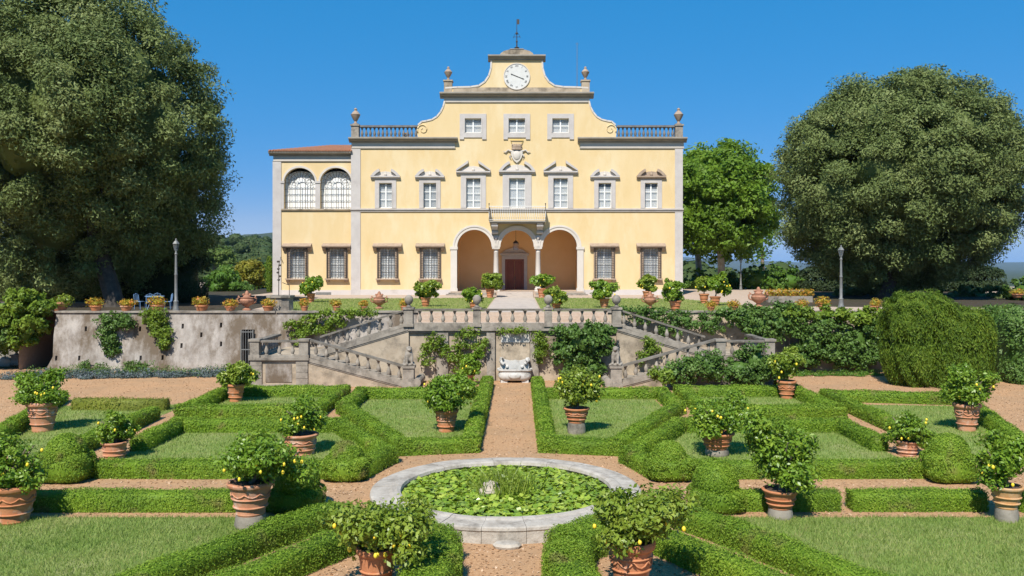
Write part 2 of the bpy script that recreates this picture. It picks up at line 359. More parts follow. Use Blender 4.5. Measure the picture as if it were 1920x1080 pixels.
# ------------------------------------------------------------------ terrain, terrace, garden ground
def terrain():
    mb = MB(); radii = [0, 30, 60, 90, 120, 160, 220, 320, 480, 700, 1000, 1500, 2200, 3200, 5000, 8000, 12000, 16000]; n = 400
    def h(x, y):
        r = math.hypot(x, y-40)
        z = -.08 if r < 100 else -.08-min(1, (r-100)/500)*26
        if x < 0 and 150 < y < 1400:                       # wooded rise to the left
            k = math.exp(-((x+235)/230)**2)*math.exp(-((y-520)/240)**2); z += 42*k
        if r > 1800 and x < 900:
            k = math.exp(-((x+950)/900)**2)*math.exp(-((y-3300)/700)**2); z += 150*k*(1+.10*math.sin(x*.011)+.06*math.sin(x*.027+1)+.04*math.sin(x*.061))
        if r > 5000:
            z += max(0, math.sin(x*.00031+1.3)*.5+.5+.25*math.sin(x*.0011))*math.exp(-((r-12000)/2500)**2)*150
        return z
    for i, r in enumerate(radii):
        for j in range(n):
            a = 2*math.pi*j/n; x = r*math.cos(a); y = 40+r*math.sin(a); mb.v.append((x, y, h(x, y)))
    for i in range(len(radii)-1):
        for j in range(n):
            q = (i*n+j, i*n+(j+1) % n, (i+1)*n+(j+1) % n, (i+1)*n+j)
            mb.f.append(tuple(reversed(q)))
    return mb
struct('terrain', terrain(), TRN, smooth=True)
mb = MB(); mb.add([(-45, 2, 0), (45, 2, 0), (45, 46, 0), (-45, 46, 0)], [(0, 1, 2, 3)])
struct('garden_ground', mb, GRV)
# the raised terrace behind the retaining walls
mb = MB(); mb.add([(-26.3, 45.4, T), (60, 45.4, T), (60, 130, T), (-60, 130, T), (-60, 56, T), (-26.3, 56, T)], [(0, 1, 2, 3, 4, 5)])
mb.add([(-26.3, 45.4, T), (-26.3, 56, T), (-26.3, 56, -.1), (-26.3, 45.4, -.1)], [(0, 1, 2, 3)])
mb.add([(-60, 130, T), (60, 130, T), (60, 150, -5), (-60, 150, -5)], [(0, 1, 2, 3)])
mb.add([(60, 45.4, T), (80, 45.4, -3), (80, 130, -3), (60, 130, T)], [(0, 1, 2, 3)])
mb.add([(-60, 56, T), (-60, 130, T), (-75, 130, -3), (-75, 56, -3)], [(0, 1, 2, 3)])
mb.add([(-60, 56, T), (-75, 56, -.1), (-26.3, 52, -.1), (-26.3, 56, T)], [(0, 1, 2, 3)])
struct('terrace_ground', mb, GRT)
SHS = mat('painted_oak_shade_soil', (.045, .038, .028), (.085, .065, .045), 5, .95, .4, 40, (.05, .06, .03), .5, (.5, .7), spec=.1)  # shade under the oaks, put into the colour of dark ground sheets
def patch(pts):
    mb = MB(); mb.add([(p[0], p[1], T+.004) for p in pts], [tuple(range(len(pts)))]); struct('painted_shade_patch', mb, SHS)
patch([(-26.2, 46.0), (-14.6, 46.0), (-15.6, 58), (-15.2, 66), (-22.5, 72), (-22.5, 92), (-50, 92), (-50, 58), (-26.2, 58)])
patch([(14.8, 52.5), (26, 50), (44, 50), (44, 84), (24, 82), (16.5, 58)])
# dry lawn on the terrace either side of the entrance path, and the path itself
def sheet(name, pts, z, m):
    mb = MB(); mb.add([(p[0], p[1], z) for p in pts], [tuple(range(len(pts)))])
    o = struct(name, mb, m)
    if mb.f and o.data.polygons[0].normal.z < 0: o.data.flip_normals()
    return o
LAWNS = []      # (polygon, z, blade height, density)
def lawn(name, pts, z=.006, m=None, h=.06, dens=500):
    sheet(name, pts, z, m or LWN); LAWNS.append((pts, z, h, dens))
lawn('terrace_lawn', [(-1.55, 46.2), (-1.55, 66.0), (-14.6, 64.0), (-15.2, 58), (-12.5, 46.2)], T+.006, LWT, .07, 130)
lawn('terrace_lawn', [(1.55, 46.2), (13.5, 46.2), (14.5, 56), (12.2, 64), (1.55, 66.0)], T+.006, LWT, .07, 130)
mb = MB(); z1 = fz(546)
mb.add([(-1.45, 45.3, T+.012), (1.45, 45.3, T+.012), (1.45, 66.5, T+.012), (-1.45, 66.5, T+.012), (-1.5, 72.62, z1-.03), (1.5, 72.62, z1-.03), (-1.5, 72.62, T-.1), (1.5, 72.62, T-.1), (-1.45, 66.5, T-.1), (1.45, 66.5, T-.1)],
       [(0, 1, 2, 3), (3, 2, 5, 4), (3, 4, 6, 8), (2, 9, 7, 5)])
struct('entrance_path', mb, PAV)

# ------------------------------------------------------------------ the villa
V = empty('villa', (fx(969), FY, T))
tag(V, 'yellow baroque villa with clock gable, arched porch and white windows', 'villa')
def vp(name, mb, m, parent=None, smooth=False):
    """a part of the villa, built in world coordinates"""
    o = obj(name, mb, m, parent or V, smooth)
    if parent is None: o.matrix_parent_inverse = Matrix.Translation((-fx(969), -FY, -T))
    return o
def rect(x0, x1, y0, y1): return [(fx(x0), fz(y1)), (fx(x1), fz(y1)), (fx(x1), fz(y0)), (fx(x0), fz(y0))]
def arcpts(xa, xb, ys, ytop, n=14):       # a half-ellipse arch from (xa,ys) over to (xb,ys), pixels, left to right
    c = (xa+xb)/2; r = (xb-xa)/2; h = ys-ytop
    return [(fx(c-r*math.cos(math.pi*i/n)), fz(ys-h*math.sin(math.pi*i/n))) for i in range(n+1)]

small_up = [(723, 343, 390), (806, 343, 390), (1134, 343, 390), (1221, 343, 390)]
big_up = [(887.5, 334, 390), (1051, 334, 390)]
att = [887, 969, 1051]
gw = [(727, 466, 522), (807, 466, 522), (1133, 466, 522), (1220, 466, 522)]
holes = [rect(c-13, c+13, a, b) for c, a, b in small_up]+[rect(c-14.5, c+14.5, a, b) for c, a, b in big_up]
holes += [rect(953.5, 985.5, 334, 390.4)]+[rect(c-16.5, c+16.5, 222, 249) for c in att]+[rect(c-15, c+15, a, b) for c, a, b in gw]
SP = 463.0
log = [(fx(857), fz(546))]+arcpts(857, 922, SP, 430)+arcpts(938, 1001, SP, 430)+arcpts(1017, 1082, SP, 430)+[(fx(1082), fz(546))]
holes.append(log)
half = [(783, 256), (781.5, 244), (784, 234), (791, 228), (800, 226.5), (810, 224), (819, 218.5), (826, 210), (831, 200), (834, 188), (835, 176), (835, 165), (858, 163.5), (882, 163), (898, 160.5), (909, 153), (916.5, 142), (920.5, 128), (921.5, 112)]
outl = [(fx(659), fz(562)), (fx(659), fz(259)), (fx(783), fz(259))]+[(fx(x), fz(y)) for x, y in half]
outl += [(fx(1938-x), fz(y)) for x, y in reversed(half)]+[(fx(1155), fz(259)), (fx(1280), fz(259)), (fx(1280), fz(562))]
vp('facade_wall', MB().holed(list(reversed(outl)), holes, FY, FY+.5), YEL)
# body behind the facade
xa, xb, zt = fx(659), fx(1280), fz(262)
B = FY+.5
mb = MB(); mb.box(xa, xa+.5, B, FY+16, T-.3, zt).box(xb-.5, xb, B, FY+16, T-.3, zt).box(xa, xb, FY+15.5, FY+16, T-.3, zt-.01)
vp('side_wall', mb, YEL)
mb = MB(); mb.box(xa+.02, xb-.02, B+.01, FY+15.9, zt-.3, zt-.05)
vp('terrace_roof', mb, STL)
mb = MB(); mb.box(fx(838), fx(1100), B+.01, FY+9, zt-.1, fz(180)); mb.box(fx(925), fx(1013), B+.01, FY+2.2, fz(180), fz(114))
vp('attic_block', mb, YEL)
mb = MB(); a0, a1, b0, b1 = fx(834), fx(1104), B+.3, FY+9.3; zr = fz(180)+.02
mb.add([(a0, b0, zr), (a1, b0, zr), (a1, b1, zr), (a0, b1, zr), ((a0+a1)/2-3, (b0+b1)/2, zr+.5), ((a0+a1)/2+3, (b0+b1)/2, zr+.5)],
       [(0, 1, 5, 4), (1, 2, 5), (2, 3, 4, 5), (3, 0, 4), (3, 2, 1, 0)])
vp('attic_roof', mb, ROO)
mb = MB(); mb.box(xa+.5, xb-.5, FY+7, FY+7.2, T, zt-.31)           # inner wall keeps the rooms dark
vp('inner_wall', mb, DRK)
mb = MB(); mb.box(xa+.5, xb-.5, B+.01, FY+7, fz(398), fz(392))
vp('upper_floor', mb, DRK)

def cornice(x0, x1, yt, h, proj, m, name='cornice', y=FY, back=.0):
    """stepped cornice; yt = top pixel row, h metres"""
    zt_ = fz(yt); p = [(y+back, zt_-h), (y-proj*.25, zt_-h), (y-proj*.3, zt_-h*.72), (y-proj*.62, zt_-h*.6), (y-proj*.7, zt_-h*.38), (y-proj, zt_-h*.3), (y-proj, zt_-h*.06), (y-proj*.9, zt_), (y+back, zt_)]
    return vp(name, MB().prism_yz(list(reversed(p)), fx(x0), fx(x1)), m)
for x0, x1 in ((655, 858), (1083, 1287)):
    cornice(x0, x1, 258.5, .42, .55, CRN, back=.0)
    vp('frieze', MB().box(fx(x0+5), fx(x1-5), FY-.05, FY, fz(277), fz(267.5)), FRZ)
    vp('frieze_moulding', MB().box(fx(x0+4), fx(x1-4), FY-.09, FY, fz(279), fz(277)), CRN)
cornice(825, 1113, 174, .46, .5, CRN, back=.3)
vp('frieze', MB().box(fx(835.5), fx(1102.5), FY-.05, FY, fz(191), fz(184)), FRZ)
vp('frieze_moulding', MB().box(fx(835), fx(1103), FY-.08, FY, fz(192.5), fz(191)), CRN)
cornice(915, 1023, 104, .42, .4, CRN, back=.7)
# segmental cap of the clock gable
zc = fz(104)
pts = [(fx(969)+x/22.0, zc+y/22.0) for x, y in [(-32, 0), (-30, 4), (-24, 8), (-16, 10.2), (-8, 11.3), (0, 11.6), (8, 11.3), (16, 10.2), (24, 8), (30, 4), (32, 0)]]
vp('gable_cap', MB().prism_xz(list(reversed(pts)), FY-.12, FY+.6), STL)
vp('cap_flashing', MB().box(fx(956), fx(982), FY-.16, FY+.62, zc+.49, zc+.56), CRN)
# white edge moulding that follows the scrolled gable
def ribbon(pts, w, y0, y1):
    mb = MB()
    for (xA, yA), (xB, yB) in zip(pts[:-1], pts[1:]):
        A = Vector((fx(xA), fz(yA))); Bv = Vector((fx(xB), fz(yB))); d = (Bv-A).normalized(); nrm = Vector((-d.y, d.x))
        A2 = A-d*.01; B2 = Bv+d*.01
        q = [A2-nrm*w*.5, B2-nrm*w*.5, B2+nrm*w*.5, A2+nrm*w*.5]
        mb.holed([(p.x, p.y) for p in q], [], y0, y1)
    return mb
for s in (0, 1):
    f = (lambda p: (1938-p[0], p[1])) if s else (lambda p: p)
    vp('gable_edge', ribbon([f(p) for p in half[2:11]], .13, FY-.06, FY+.53), FRZ)
    vp('gable_edge', ribbon([f(p) for p in half[11:]], .14, FY-.06, FY+.53), FRZ)
    c = f((793, 243)); vol = MB()
    sg_ = -1 if s else 1; q = []
    for i in range(30):
        t_ = i/29; a_ = math.pi*(1.15-2.6*t_); r_ = .50-.40*t_; q.append((fx(c[0])+sg_*-r_*math.cos(a_)*-1, FY-.03, fz(c[1])+r_*math.sin(a_)))
    vol.tube(q, [.06-.03*i/29 for i in range(30)], 6)
    vp('volute', vol, YEL, smooth=True)
vp('parapet_stain_band', MB().box(fx(850), fx(1088), FY-.03, FY, fz(173.5), fz(164)), STL)

# pilaster strips, string course, plinth
for x0, x1 in ((659, 676), (1266, 1280)):
    vp('pilaster', MB().box(fx(x0)-.03, fx(x1), FY-.07, FY, fz(562), fz(279)), GRY)
vp('string_course', MB().prism_yz([(FY, fz(391)), (FY-.2, fz(391)), (FY-.2, fz(393.5)), (FY-.1, fz(394.5)), (FY-.1, fz(397)), (FY, fz(397))], fx(658), fx(1281)), GRY)
for x0, x1 in ((676, 845), (1094, 1266)):
    vp('plinth', MB().box(fx(x0), fx(x1), FY-.06, FY, fz(562), fz(543)), PLN)

# ---- windows
def window(c, hw, yt, yb, cols, rows, style, y=FY, curtain=True, blind=False, off=.18):
    x0, x1, z0, z1 = fx(c-hw), fx(c+hw), fz(yb), fz(yt)
    yy = y+off; t = .07
    fr = MB(); fr.box(x0, x0+t, yy, yy+.07, z0, z1).box(x1-t, x1, yy, yy+.07, z0, z1).box(x0+t, x1-t, yy, yy+.07, z1-t, z1).box(x0+t, x1-t, yy, yy+.07, z0, z0+t)
    xm = (x0+x1)/2; fr.box(xm-.055, xm+.055, yy-.01, yy+.06, z0+t, z1-t)
    w = vp('window', fr, WHT)
    xs = np.linspace(x0+t, x1-t, cols+1); zs = np.linspace(z0+t, z1-t, rows+1)
    bars = MB()
    for k in range(1, rows): bars.box(x0+t, x1-t, yy+.01, yy+.05, zs[k]-.025, zs[k]+.025)
    obj('glazing_bar', bars, WHT, w)['kind'] = 'stuff'
    for i in range(cols):
        for j in range(rows):
            obj('pane', MB().box(xs[i]+.02, xs[i+1]-.02, yy+.025, yy+.035, zs[j]+.02, zs[j+1]-.02), GLS, w)
    if curtain:
        cu = MB(); n = 16
        for k in range(n):
            u0 = x0+.03+(x1-x0-.06)*k/n; u1 = x0+.03+(x1-x0-.06)*(k+1)/n; o = .02*(k % 2)
            zt_ = z1-.05 if (blind or style in 'gc' or int(c*7) % 5 == 0) else z0+(z1-z0)*(.70+.08*(int(c) % 4))
            cu.add([(u0, yy+.14+o, z0+.03), (u1, yy+.16-o, z0+.03), (u1, yy+.16-o, zt_), (u0, yy+.14+o, zt_)], [(0, 1, 2, 3)])
        obj('curtain', cu, SHT if blind else CUR, w)
    return w
def surround(w, c, hw, yt, yb, b, m, y=FY, sill=True, proj=.07):
    mb = MB(); x0, x1 = fx(c-hw), fx(c+hw); z0, z1 = fz(yb), fz(yt); bb = b/FS
    mb.box(x0-bb, x0, y-proj, y, z0, z1+bb).box(x1, x1+bb, y-proj, y, z0, z1+bb).box(x0, x1, y-proj, y, z1, z1+bb)
    mb.box(x0-.03, x0+.05, y-proj-.03, y-.001, z0, z1).box(x1-.05, x1+.03, y-proj-.03, y-.001, z0, z1)
    obj('surround', mb, m, w)
def pediment(w, c, half_w, ybase, ytop, kind, m, y=FY):
    x = fx(c); hw = half_w/FS; zb = fz(ybase); h = (ybase-ytop)/FS; p = .28
    mb = MB(); mb.prism_yz([(y, zb-.24), (y-.1, zb-.24), (y-.14, zb-.12), (y-p, zb-.08), (y-p, zb+.04), (y, zb+.06)][::-1], x-hw, x+hw)
    obj('pediment_cornice', mb, m, w)
    for s in (-1, 1):
        mb = MB()
        if kind == 'arc':
            R_ = (hw*hw+h*h)/(2*h); cz = zb+h-R_; a_edge = math.asin(min(1, hw/R_))
            a_in = a_edge*.36; n = 8
            for i in range(n):
                aa, ab = a_edge-(a_edge-a_in)*i/n, a_edge-(a_edge-a_in)*(i+1)/n
                q = []
                for rr in (R_-.23, R_):
                    q += [(x+s*rr*math.sin(aa), cz+rr*math.cos(aa)), (x+s*rr*math.sin(ab), cz+rr*math.cos(ab))]
                poly = [q[0], q[1], q[3], q[2]]
                if s > 0: poly = poly[::-1]
                mb.holed([(a, max(b, zb+.05)) for a, b in poly], [], y-p, y)
        else:
            A = Vector((x+s*hw, zb+.05)); Bv = Vector((x+s*hw*.30, zb+h*.86)); n2 = Vector((0, .25))
            poly = [A, Bv, Bv+n2, A+n2*.6]; poly = [(v.x, v.y) for v in poly]
            if s > 0: poly = poly[::-1]
            mb.holed(poly, [], y-p, y)
        obj('pediment_scroll', mb, m, w)
    mb = MB()
    nn = 10; tym = [(x+hw*.70*math.cos(math.pi*i/nn), zb+.06+(h*.50)*math.sin(math.pi*i/nn)) for i in range(nn+1)]
    mb.holed(tym, [], y-.06, y)
    mb.lathe([(.02, 0), (.10, .02), (.13, .12), (.08, .22), (.02, h*.55)], 8, (x, y-.1, zb+.06), 1, .7)
    obj('tympanum', mb, FRZ if m is GRY else m, w)
for i, (c, a, b) in enumerate(small_up):
    w = window(c, 13, a, b, 2, 3, 's', blind=(i == 1)); surround(w, c, 13, a, b, 7, GRY)
    obj('window_frieze', MB().box(fx(c-21), fx(c+21), FY-.09, FY, fz(334), fz(331)), GRY, w)
    pediment(w, c, 27.5, 331, 314.5, 'arc', GRY if i < 3 else BRN)
for c, a, b in big_up:
    w = window(c, 14.5, a, b, 2, 4, 'b'); surround(w, c, 14.5, a, b, 9, GRY)
    pediment(w, c, 32, 322, 304, 'tri', GRY)
w = window(969.5, 16, 334, 390.4, 2, 3, 'c'); surround(w, 969.5, 16, 334, 390.4, 11, GRY)
pediment(w, 969.5, 34, 321, 299.5, 'arc', GRY)
for c in att:
    w = window(c, 16.5, 222, 249, 2, 2, 'a'); surround(w, c, 16.5, 222, 249, 8.5, GRY)
    mb = MB(); mb.box(fx(c-25), fx(c+25), FY-.08, FY, fz(258), fz(249)); mb.box(fx(c-25), fx(c-17), FY-.1, FY, fz(261.5), fz(258)); mb.box(fx(c+17), fx(c+25), FY-.1, FY, fz(261.5), fz(258))
    obj('sill_panel', mb, GRY, w)
def ground_window(c, a, b, y=FY):
    w = window(c, 15, a, b, 2, 4, 'g', y=y)
    surround(w, c, 15, a, b, 5, BRN, y=y, proj=.1)
    hood = MB(); z = fz(466)
    hood.prism_yz([(y, z+.05), (y-.40, z+.05), (y-.42, z+.13), (y-.5, z+.16), (y-.5, z+.24), (y, z+.46)][::-1], fx(c-27), fx(c+27))
    obj('window_hood', hood, BRN, w)
    for s in (-1, 1):
        br = MB(); xx = fx(c+s*23.5); br.prism_yz([(y, z-.2), (y-.16, z-.2), (y-.3, z-.05), (y-.38, z+.05), (y, z+.05)][::-1], xx-.14, xx+.14)
        obj('hood_bracket', br, BRN, w)
    sl_ = MB(); z = fz(b); sl_.box(fx(c-21.5), fx(c+21.5), y-.36, y, z-.12, z)
    for s in (-1, 1): sl_.prism_yz([(y, z-.34), (y-.12, z-.34), (y-.28, z-.12), (y, z-.12)][::-1], fx(c+s*17.5)-.13, fx(c+s*17.5)+.13)
    obj('sill', sl_, BRN, w)
    g = MB(); x0, x1 = fx(c-18), fx(c+18); z0, z1 = z, fz(466)+.04; ty = y-.28
    for k in range(8):
        u = x0+(x1-x0)*k/7; g.box(u-.014, u+.014, ty-.014, ty+.014, z0, z1)
    for k in range(13):
        v = z0+.08+(z1-z0-.16)*k/12; g.box(x0-.01, x1+.01, ty-.02, ty-.002, v-.012, v+.012)
        g.box(x0-.012, x0+.012, ty, y, v-.012, v+.012).box(x1-.012, x1+.012, ty, y, v-.012, v+.012)
    for u in (x0, x1): g.box(u-.014, u+.014, y-.16, y-.13, z0, z1)
    tag(obj('window_grille', g, IRN, w), kind='stuff')
for c, a, b in gw: ground_window(c, a, b)

# ---- loggia: recess, arches, columns, door
D = FY+5.4; zf = fz(546); zs = fz(SP); ztop = fz(424)
x0, x1 = fx(848), fx(1092)
vp('loggia_back_wall', MB().box(x0, x1, D, D+.3, zf, ztop), OCH)
mb = MB(); mb.box(x0, fx(853), B+.002, D, zf, ztop).box(fx(1086), x1, B+.002, D, zf, ztop)
vp('loggia_end_wall', mb, OCH)
vp('loggia_ceiling', MB().box(x0, x1, B+.002, D+.3, ztop, ztop+.2), OCH)
vp('loggia_floor', MB().box(fx(845), fx(1094), FY-.35, D+.3, T-.05, zf), GRT)
for s in (0, 1):
    for k in range(2):
        e0, e1 = (fx(842-4*k), fx(930)) if s == 0 else (fx(1004), fx(1097+4*k))
        vp('entrance_step', MB().box(e0, e1, FY-.7-.35*k, FY-.35-.35*k+.0, T-.05, zf-.1*(k+1)-.01), STN)
for xa_, xb_ in ((857, 922), (938, 1001), (1017, 1082)):
    c = (fx((xa_+xb_)/2), zs); r = (xb_-xa_)/2/FS
    mb = MB(); mb.rings(c, r-.01, r+.22, FY-.09, FY+.3, 0, math.pi, 24); mb.rings(c, r+.22, r+.38, FY-.14, FY+.01, 0, math.pi, 24)
    vp('archivolt', mb, FRZ)
    # groin vault lunette inside
def column(px):
    mb = MB(); x, y, h = fx(px), FY+.22, zs-zf
    mb.box(x-.31, x+.31, y-.31, y+.31, zf, zf+.12)
    mb.lathe([(.29, .12), (.31, .17), (.29, .24), (.235, .28), (.235, .4), (.23, h*.35), (.195, h-.48), (.22, h-.44), (.22, h-.40), (.195, h-.36), (.195, h-.26), (.29, h-.16)], 20, (x, y, zf))
    mb.box(x-.33, x+.33, y-.33, y+.3, zs-.16, zs-.012)
    return vp('column', mb, FRZ, smooth=35)
column(930); column(1009)
for a, b in ((845, 857), (1082, 1094)):
    mb = MB(); mb.box(fx(a), fx(b), FY-.12, FY+.52, zf, zs-.22); mb.box(fx(a)-.06, fx(b)+.06, FY-.18, FY+.55, zs-.22, zs+.02); mb.box(fx(a)-.05, fx(b)+.05, FY-.17, FY+.53, T-.05, zf+.25)
    vp('arch_pier', mb, FRZ)
for k, px in enumerate((930, 1009)):          # carved keystone masks above the columns
    mb = MB(); x = fx(px); z = fz(447)
    mb.prism_xz([(x-.2, z+.25), (x-.16, z-.1), (x, z-.35), (x+.16, z-.1), (x+.2, z+.25)][::1], FY-.14, FY+.0)
    mb.ell((x, FY-.16, z+.05), (.12, .08, .16), 8, 6)
    vp('carved_boss', mb, GRY)
# door on the loggia back wall
ds = FPX/D
dx = lambda px: PX(px, D); dz = lambda py: PZ(py, D)
dr = MB(); dr.box(dx(947), dx(950), D-.12, D, zf, dz(486)).box(dx(979.5), dx(982.5), D-.12, D, zf, dz(486)).box(dx(950), dx(979.5), D-.12, D, dz(489), dz(486))
door = vp('door', dr, DOR)
for a, b in ((950, 964.6), (964.9, 979.5)):
    xl_, xr_ = dx(a)+.01, dx(b)-.01; zb_, zt_ = zf+.02, dz(489)-.01; lf = MB(); lf.box(xl_, xr_, D-.07, D-.01, zb_, zt_)
    for k in range(4):
        pz0 = zb_+.12+(zt_-zb_-.1)*k/4; pz1 = zb_+(zt_-zb_-.1)*(k+1)/4
        lf.box(xl_+.1, xr_-.1, D-.1, D-.069, pz0, pz1); lf.box(xl_+.17, xr_-.17, D-.115, D-.099, pz0+.07, pz1-.07)
    obj('door_leaf', lf, DOR, door)
obj('door_handle', MB().ell((dx(966), D-.13, zf+1.1), (.04, .05, .04), 8, 6), IRN, door)
sr = MB(); sr.box(dx(941), dx(947), D-.16, D, zf, dz(479)).box(dx(982.5), dx(988.5), D-.16, D, zf, dz(479)).box(dx(947), dx(982.5), D-.16, D, dz(486), dz(479))
vp('door_surround', sr, GRY)
pd = MB(); pd.prism_yz([(D, dz(479)), (D-.2, dz(479)), (D-.34, dz(477)), (D-.34, dz(475)), (D, dz(474.5))][::-1], dx(938), dx(991.5))
pd.holed([(dx(940), dz(474.6)), (dx(989), dz(474.6)), (dx(980), dz(468)), (dx(964.7), dz(464)), (dx(949), dz(468))], [], D-.16, D)
vp('door_pediment', pd, GRY)

# ---- balcony
bz = fz(415); bx0, bx1 = fx(918), fx(1022); by = FY-1.25
bal = vp('balcony', MB().box(bx0, bx1, by, FY, bz-.12, bz).box(bx0+.08, bx1-.08, by+.1, FY, bz-.22, bz-.12), CRN)
for px in (928, 1012):
    mb = MB(); x = fx(px)
    mb.prism_yz([(FY, bz-1.15), (FY-.12, bz-1.1), (FY-.22, bz-.8), (FY-.55, bz-.55), (FY-.95, bz-.42), (by+.12, bz-.22), (FY, bz-.22)][::-1], x-.24, x+.24)
    for zz, yy, r in ((bz-.95, FY-.22, .15), (bz-.40, by+.35, .15)):
        k = len(mb.v); mb.tube([(x-.28, yy, zz), (x+.28, yy, zz)], r, 10)
    obj('bracket', mb, GRY, bal)
zr0, zr1 = bz+.06, fz(389)
rl = MB(); rl.tube([(bx0, FY-.02, zr1), (bx0, by, zr1), (bx1, by, zr1), (bx1, FY-.02, zr1)], .035, 6)
rl.box(bx0, bx1, by-.02, by+.02, zr0, zr0+.05)
obj('top_rail', rl, IRL, bal)
br = MB(); n = 25
for k in range(n+1):
    u = bx0+(bx1-bx0)*k/n
    br.tube([(u, by, zr0), (u, by-.13, zr0+.22), (u, by-.10, zr0+.42), (u, by, zr0+.75), (u, by, zr1)], .023, 4)
for s in (bx0, bx1):
    for k in range(1, 12):
        v = by+1.25*k/12; br.box(s-.014, s+.014, v-.014, v+.014, zr0, zr1)
tag(obj('railing_bar', br, IRL, bal), kind='stuff')
for u in (bx0, bx1):
    mb = MB(); mb.tube([(u, by, bz), (u, by, zr1+.18)], .03, 6); mb.ell((u, by, zr1+.22), (.05, .05, .07), 8, 6); obj('corner_post', mb, IRN, bal)

# ---- coat of arms over the central window
cx_, cz_ = fx(969), fz(291)
sh = [(-.42, .42), (-.5, .2), (-.42, -.2), (-.25, -.48), (0, -.68), (.25, -.48), (.42, -.2), (.5, .2), (.42, .42), (.2, .36), (0, .45), (-.2, .36)]
arms = vp('coat_of_arms', MB().holed([(cx_+a, cz_+b) for a, b in sh], [], FY-.16, FY), FRZ)
obj('shield_boss', MB().ell((cx_, FY-.16, cz_-.03), (.32, .1, .4), 12, 8), FRZ, arms, True)
for s in (-1, 1):
    mb = MB(); mb.tube([(cx_+s*.42, FY-.1, cz_+.3), (cx_+s*.75, FY-.1, cz_+.42), (cx_+s*.95, FY-.1, cz_+.22), (cx_+s*1.15, FY-.1, cz_+.3)], [.08, .07, .06, .03], 6)
    mb.tube([(cx_+s*.40, FY-.1, cz_+.1), (cx_+s*.62, FY-.1, cz_-.1), (cx_+s*.5, FY-.1, cz_-.32)], [.07, .06, .03], 6)
    obj('scrollwork', mb, GRY, arms)
mb = MB(); mb.lathe([(.44, 0), (.46, .1), (.40, .14), (.46, .34), (.36, .4)], 14, (cx_, FY-.1, cz_+.45), 1, .45)
for k in range(5): mb.ell((cx_-.36+.18*k, FY-.2, cz_+.86), (.08, .07, .1), 8, 6)
obj('crest', mb, BRN, arms)
mb = MB(); zc_ = fz(262.5); mb.tube([(cx_-.42, FY-.1, zc_-.32), (cx_-.55, FY-.1, zc_), (cx_+.55, FY-.1, zc_), (cx_+.42, FY-.1, zc_-.32)], .035, 6)
obj('gilt_bracket', mb, GOLD, arms)

# ---- clock
kx, kz, kr = fx(969), fz(143.5), 23.5/FS
clock = vp('clock', MB().holed([(kx+kr*math.cos(2*math.pi*i/48), kz+kr*math.sin(2*math.pi*i/48)) for i in range(48)], [], FY-.05, FY), CLK)
obj('clock_rim', MB().rings((kx, kz), kr, kr+.07, FY-.09, FY, 0, 2*math.pi, 48), FRZ, clock)
def text_mesh(s, size):
    cu = bpy.data.curves.new('t', 'FONT'); cu.body = s; cu.size = size; cu.align_x = 'CENTER'; cu.align_y = 'CENTER'; cu.extrude = .005
    o = bpy.data.objects.new('t', cu); COL.objects.link(o); dg = bpy.context.evaluated_depsgraph_get()
    me = bpy.data.meshes.new_from_object(o.evaluated_get(dg)); bpy.data.objects.remove(o); bpy.data.curves.remove(cu); return me
for k, s in enumerate('XII I II III IIII V VI VII VIII IX X XI'.split()):
    a = R(90-30*k); me = text_mesh(s, .24); me.materials.clear(); me.materials.append(INK)
    o = link(bpy.data.objects.new('numeral', me), clock)
    o.matrix_basis = Matrix.Translation((kx+kr*.83*math.cos(a), FY-.058, kz+kr*.83*math.sin(a))) @ Matrix.Rotation(R(90)-a, 4, 'Y') @ Matrix.Rotation(R(90), 4, 'X')
def hand(px, py, w):
    t = Vector((fx(px)-kx, fz(py)-kz)); d = t.normalized(); n = Vector((-d.y, d.x)); c = Vector((kx, kz))
    q = [c-d*.1-n*w, c+t*.75-n*w, c+t*.8-n*w*2.2, c+t, c+t*.8+n*w*2.2, c+t*.75+n*w, c-d*.1+n*w]
    obj('clock_hand', MB().holed([(p.x, p.y) for p in q], [], FY-.075, FY-.063), INK, clock)
hand(983, 149, .025); hand(957.5, 138.8, .03)

# ---- roof balustrades, pedestals and urns
def baluster_mesh(h, r, n=10):
    mb = MB(); mb.lathe([(r, 0), (r, h*.06), (r*.55, h*.1), (r*.7, h*.16), (r*1.05, h*.34), (r*.85, h*.46), (r*.45, h*.66), (r*.42, h*.78), (r*.7, h*.84), (r*.6, h*.9), (r, h*.94), (r, h)], n)
    me = bpy.data.meshes.new('baluster'); me.from_pydata(mb.v, [], mb.f); me.update(); me.polygons.foreach_set('use_smooth', [True]*len(me.polygons)); me.set_sharp_from_angle(angle=R(50)); return me
rb = baluster_mesh(.72, .125); rb.materials.append(RBL)
def urn(px, ybase, ytop, parent=None, m=None):
    h = (ybase-ytop)/FS; r = h*.24
    mb = MB(); mb.lathe([(r*.75, 0), (r*.8, h*.06), (r*.35, h*.1), (r*.3, h*.2), (r*.5, h*.26), (r*.95, h*.46), (r*1.12, h*.56), (r*1.2, h*.6), (r*1.0, h*.64), (r*.8, h*.72), (r*.5, h*.79), (r*.3, h*.84), (r*.42, h*.9), (r*.3, h*.96), (r*.05, h)], 14, (fx(px), FY+.3, fz(ybase)))
    return vp('roof_urn', mb, m or BRN, smooth=40)
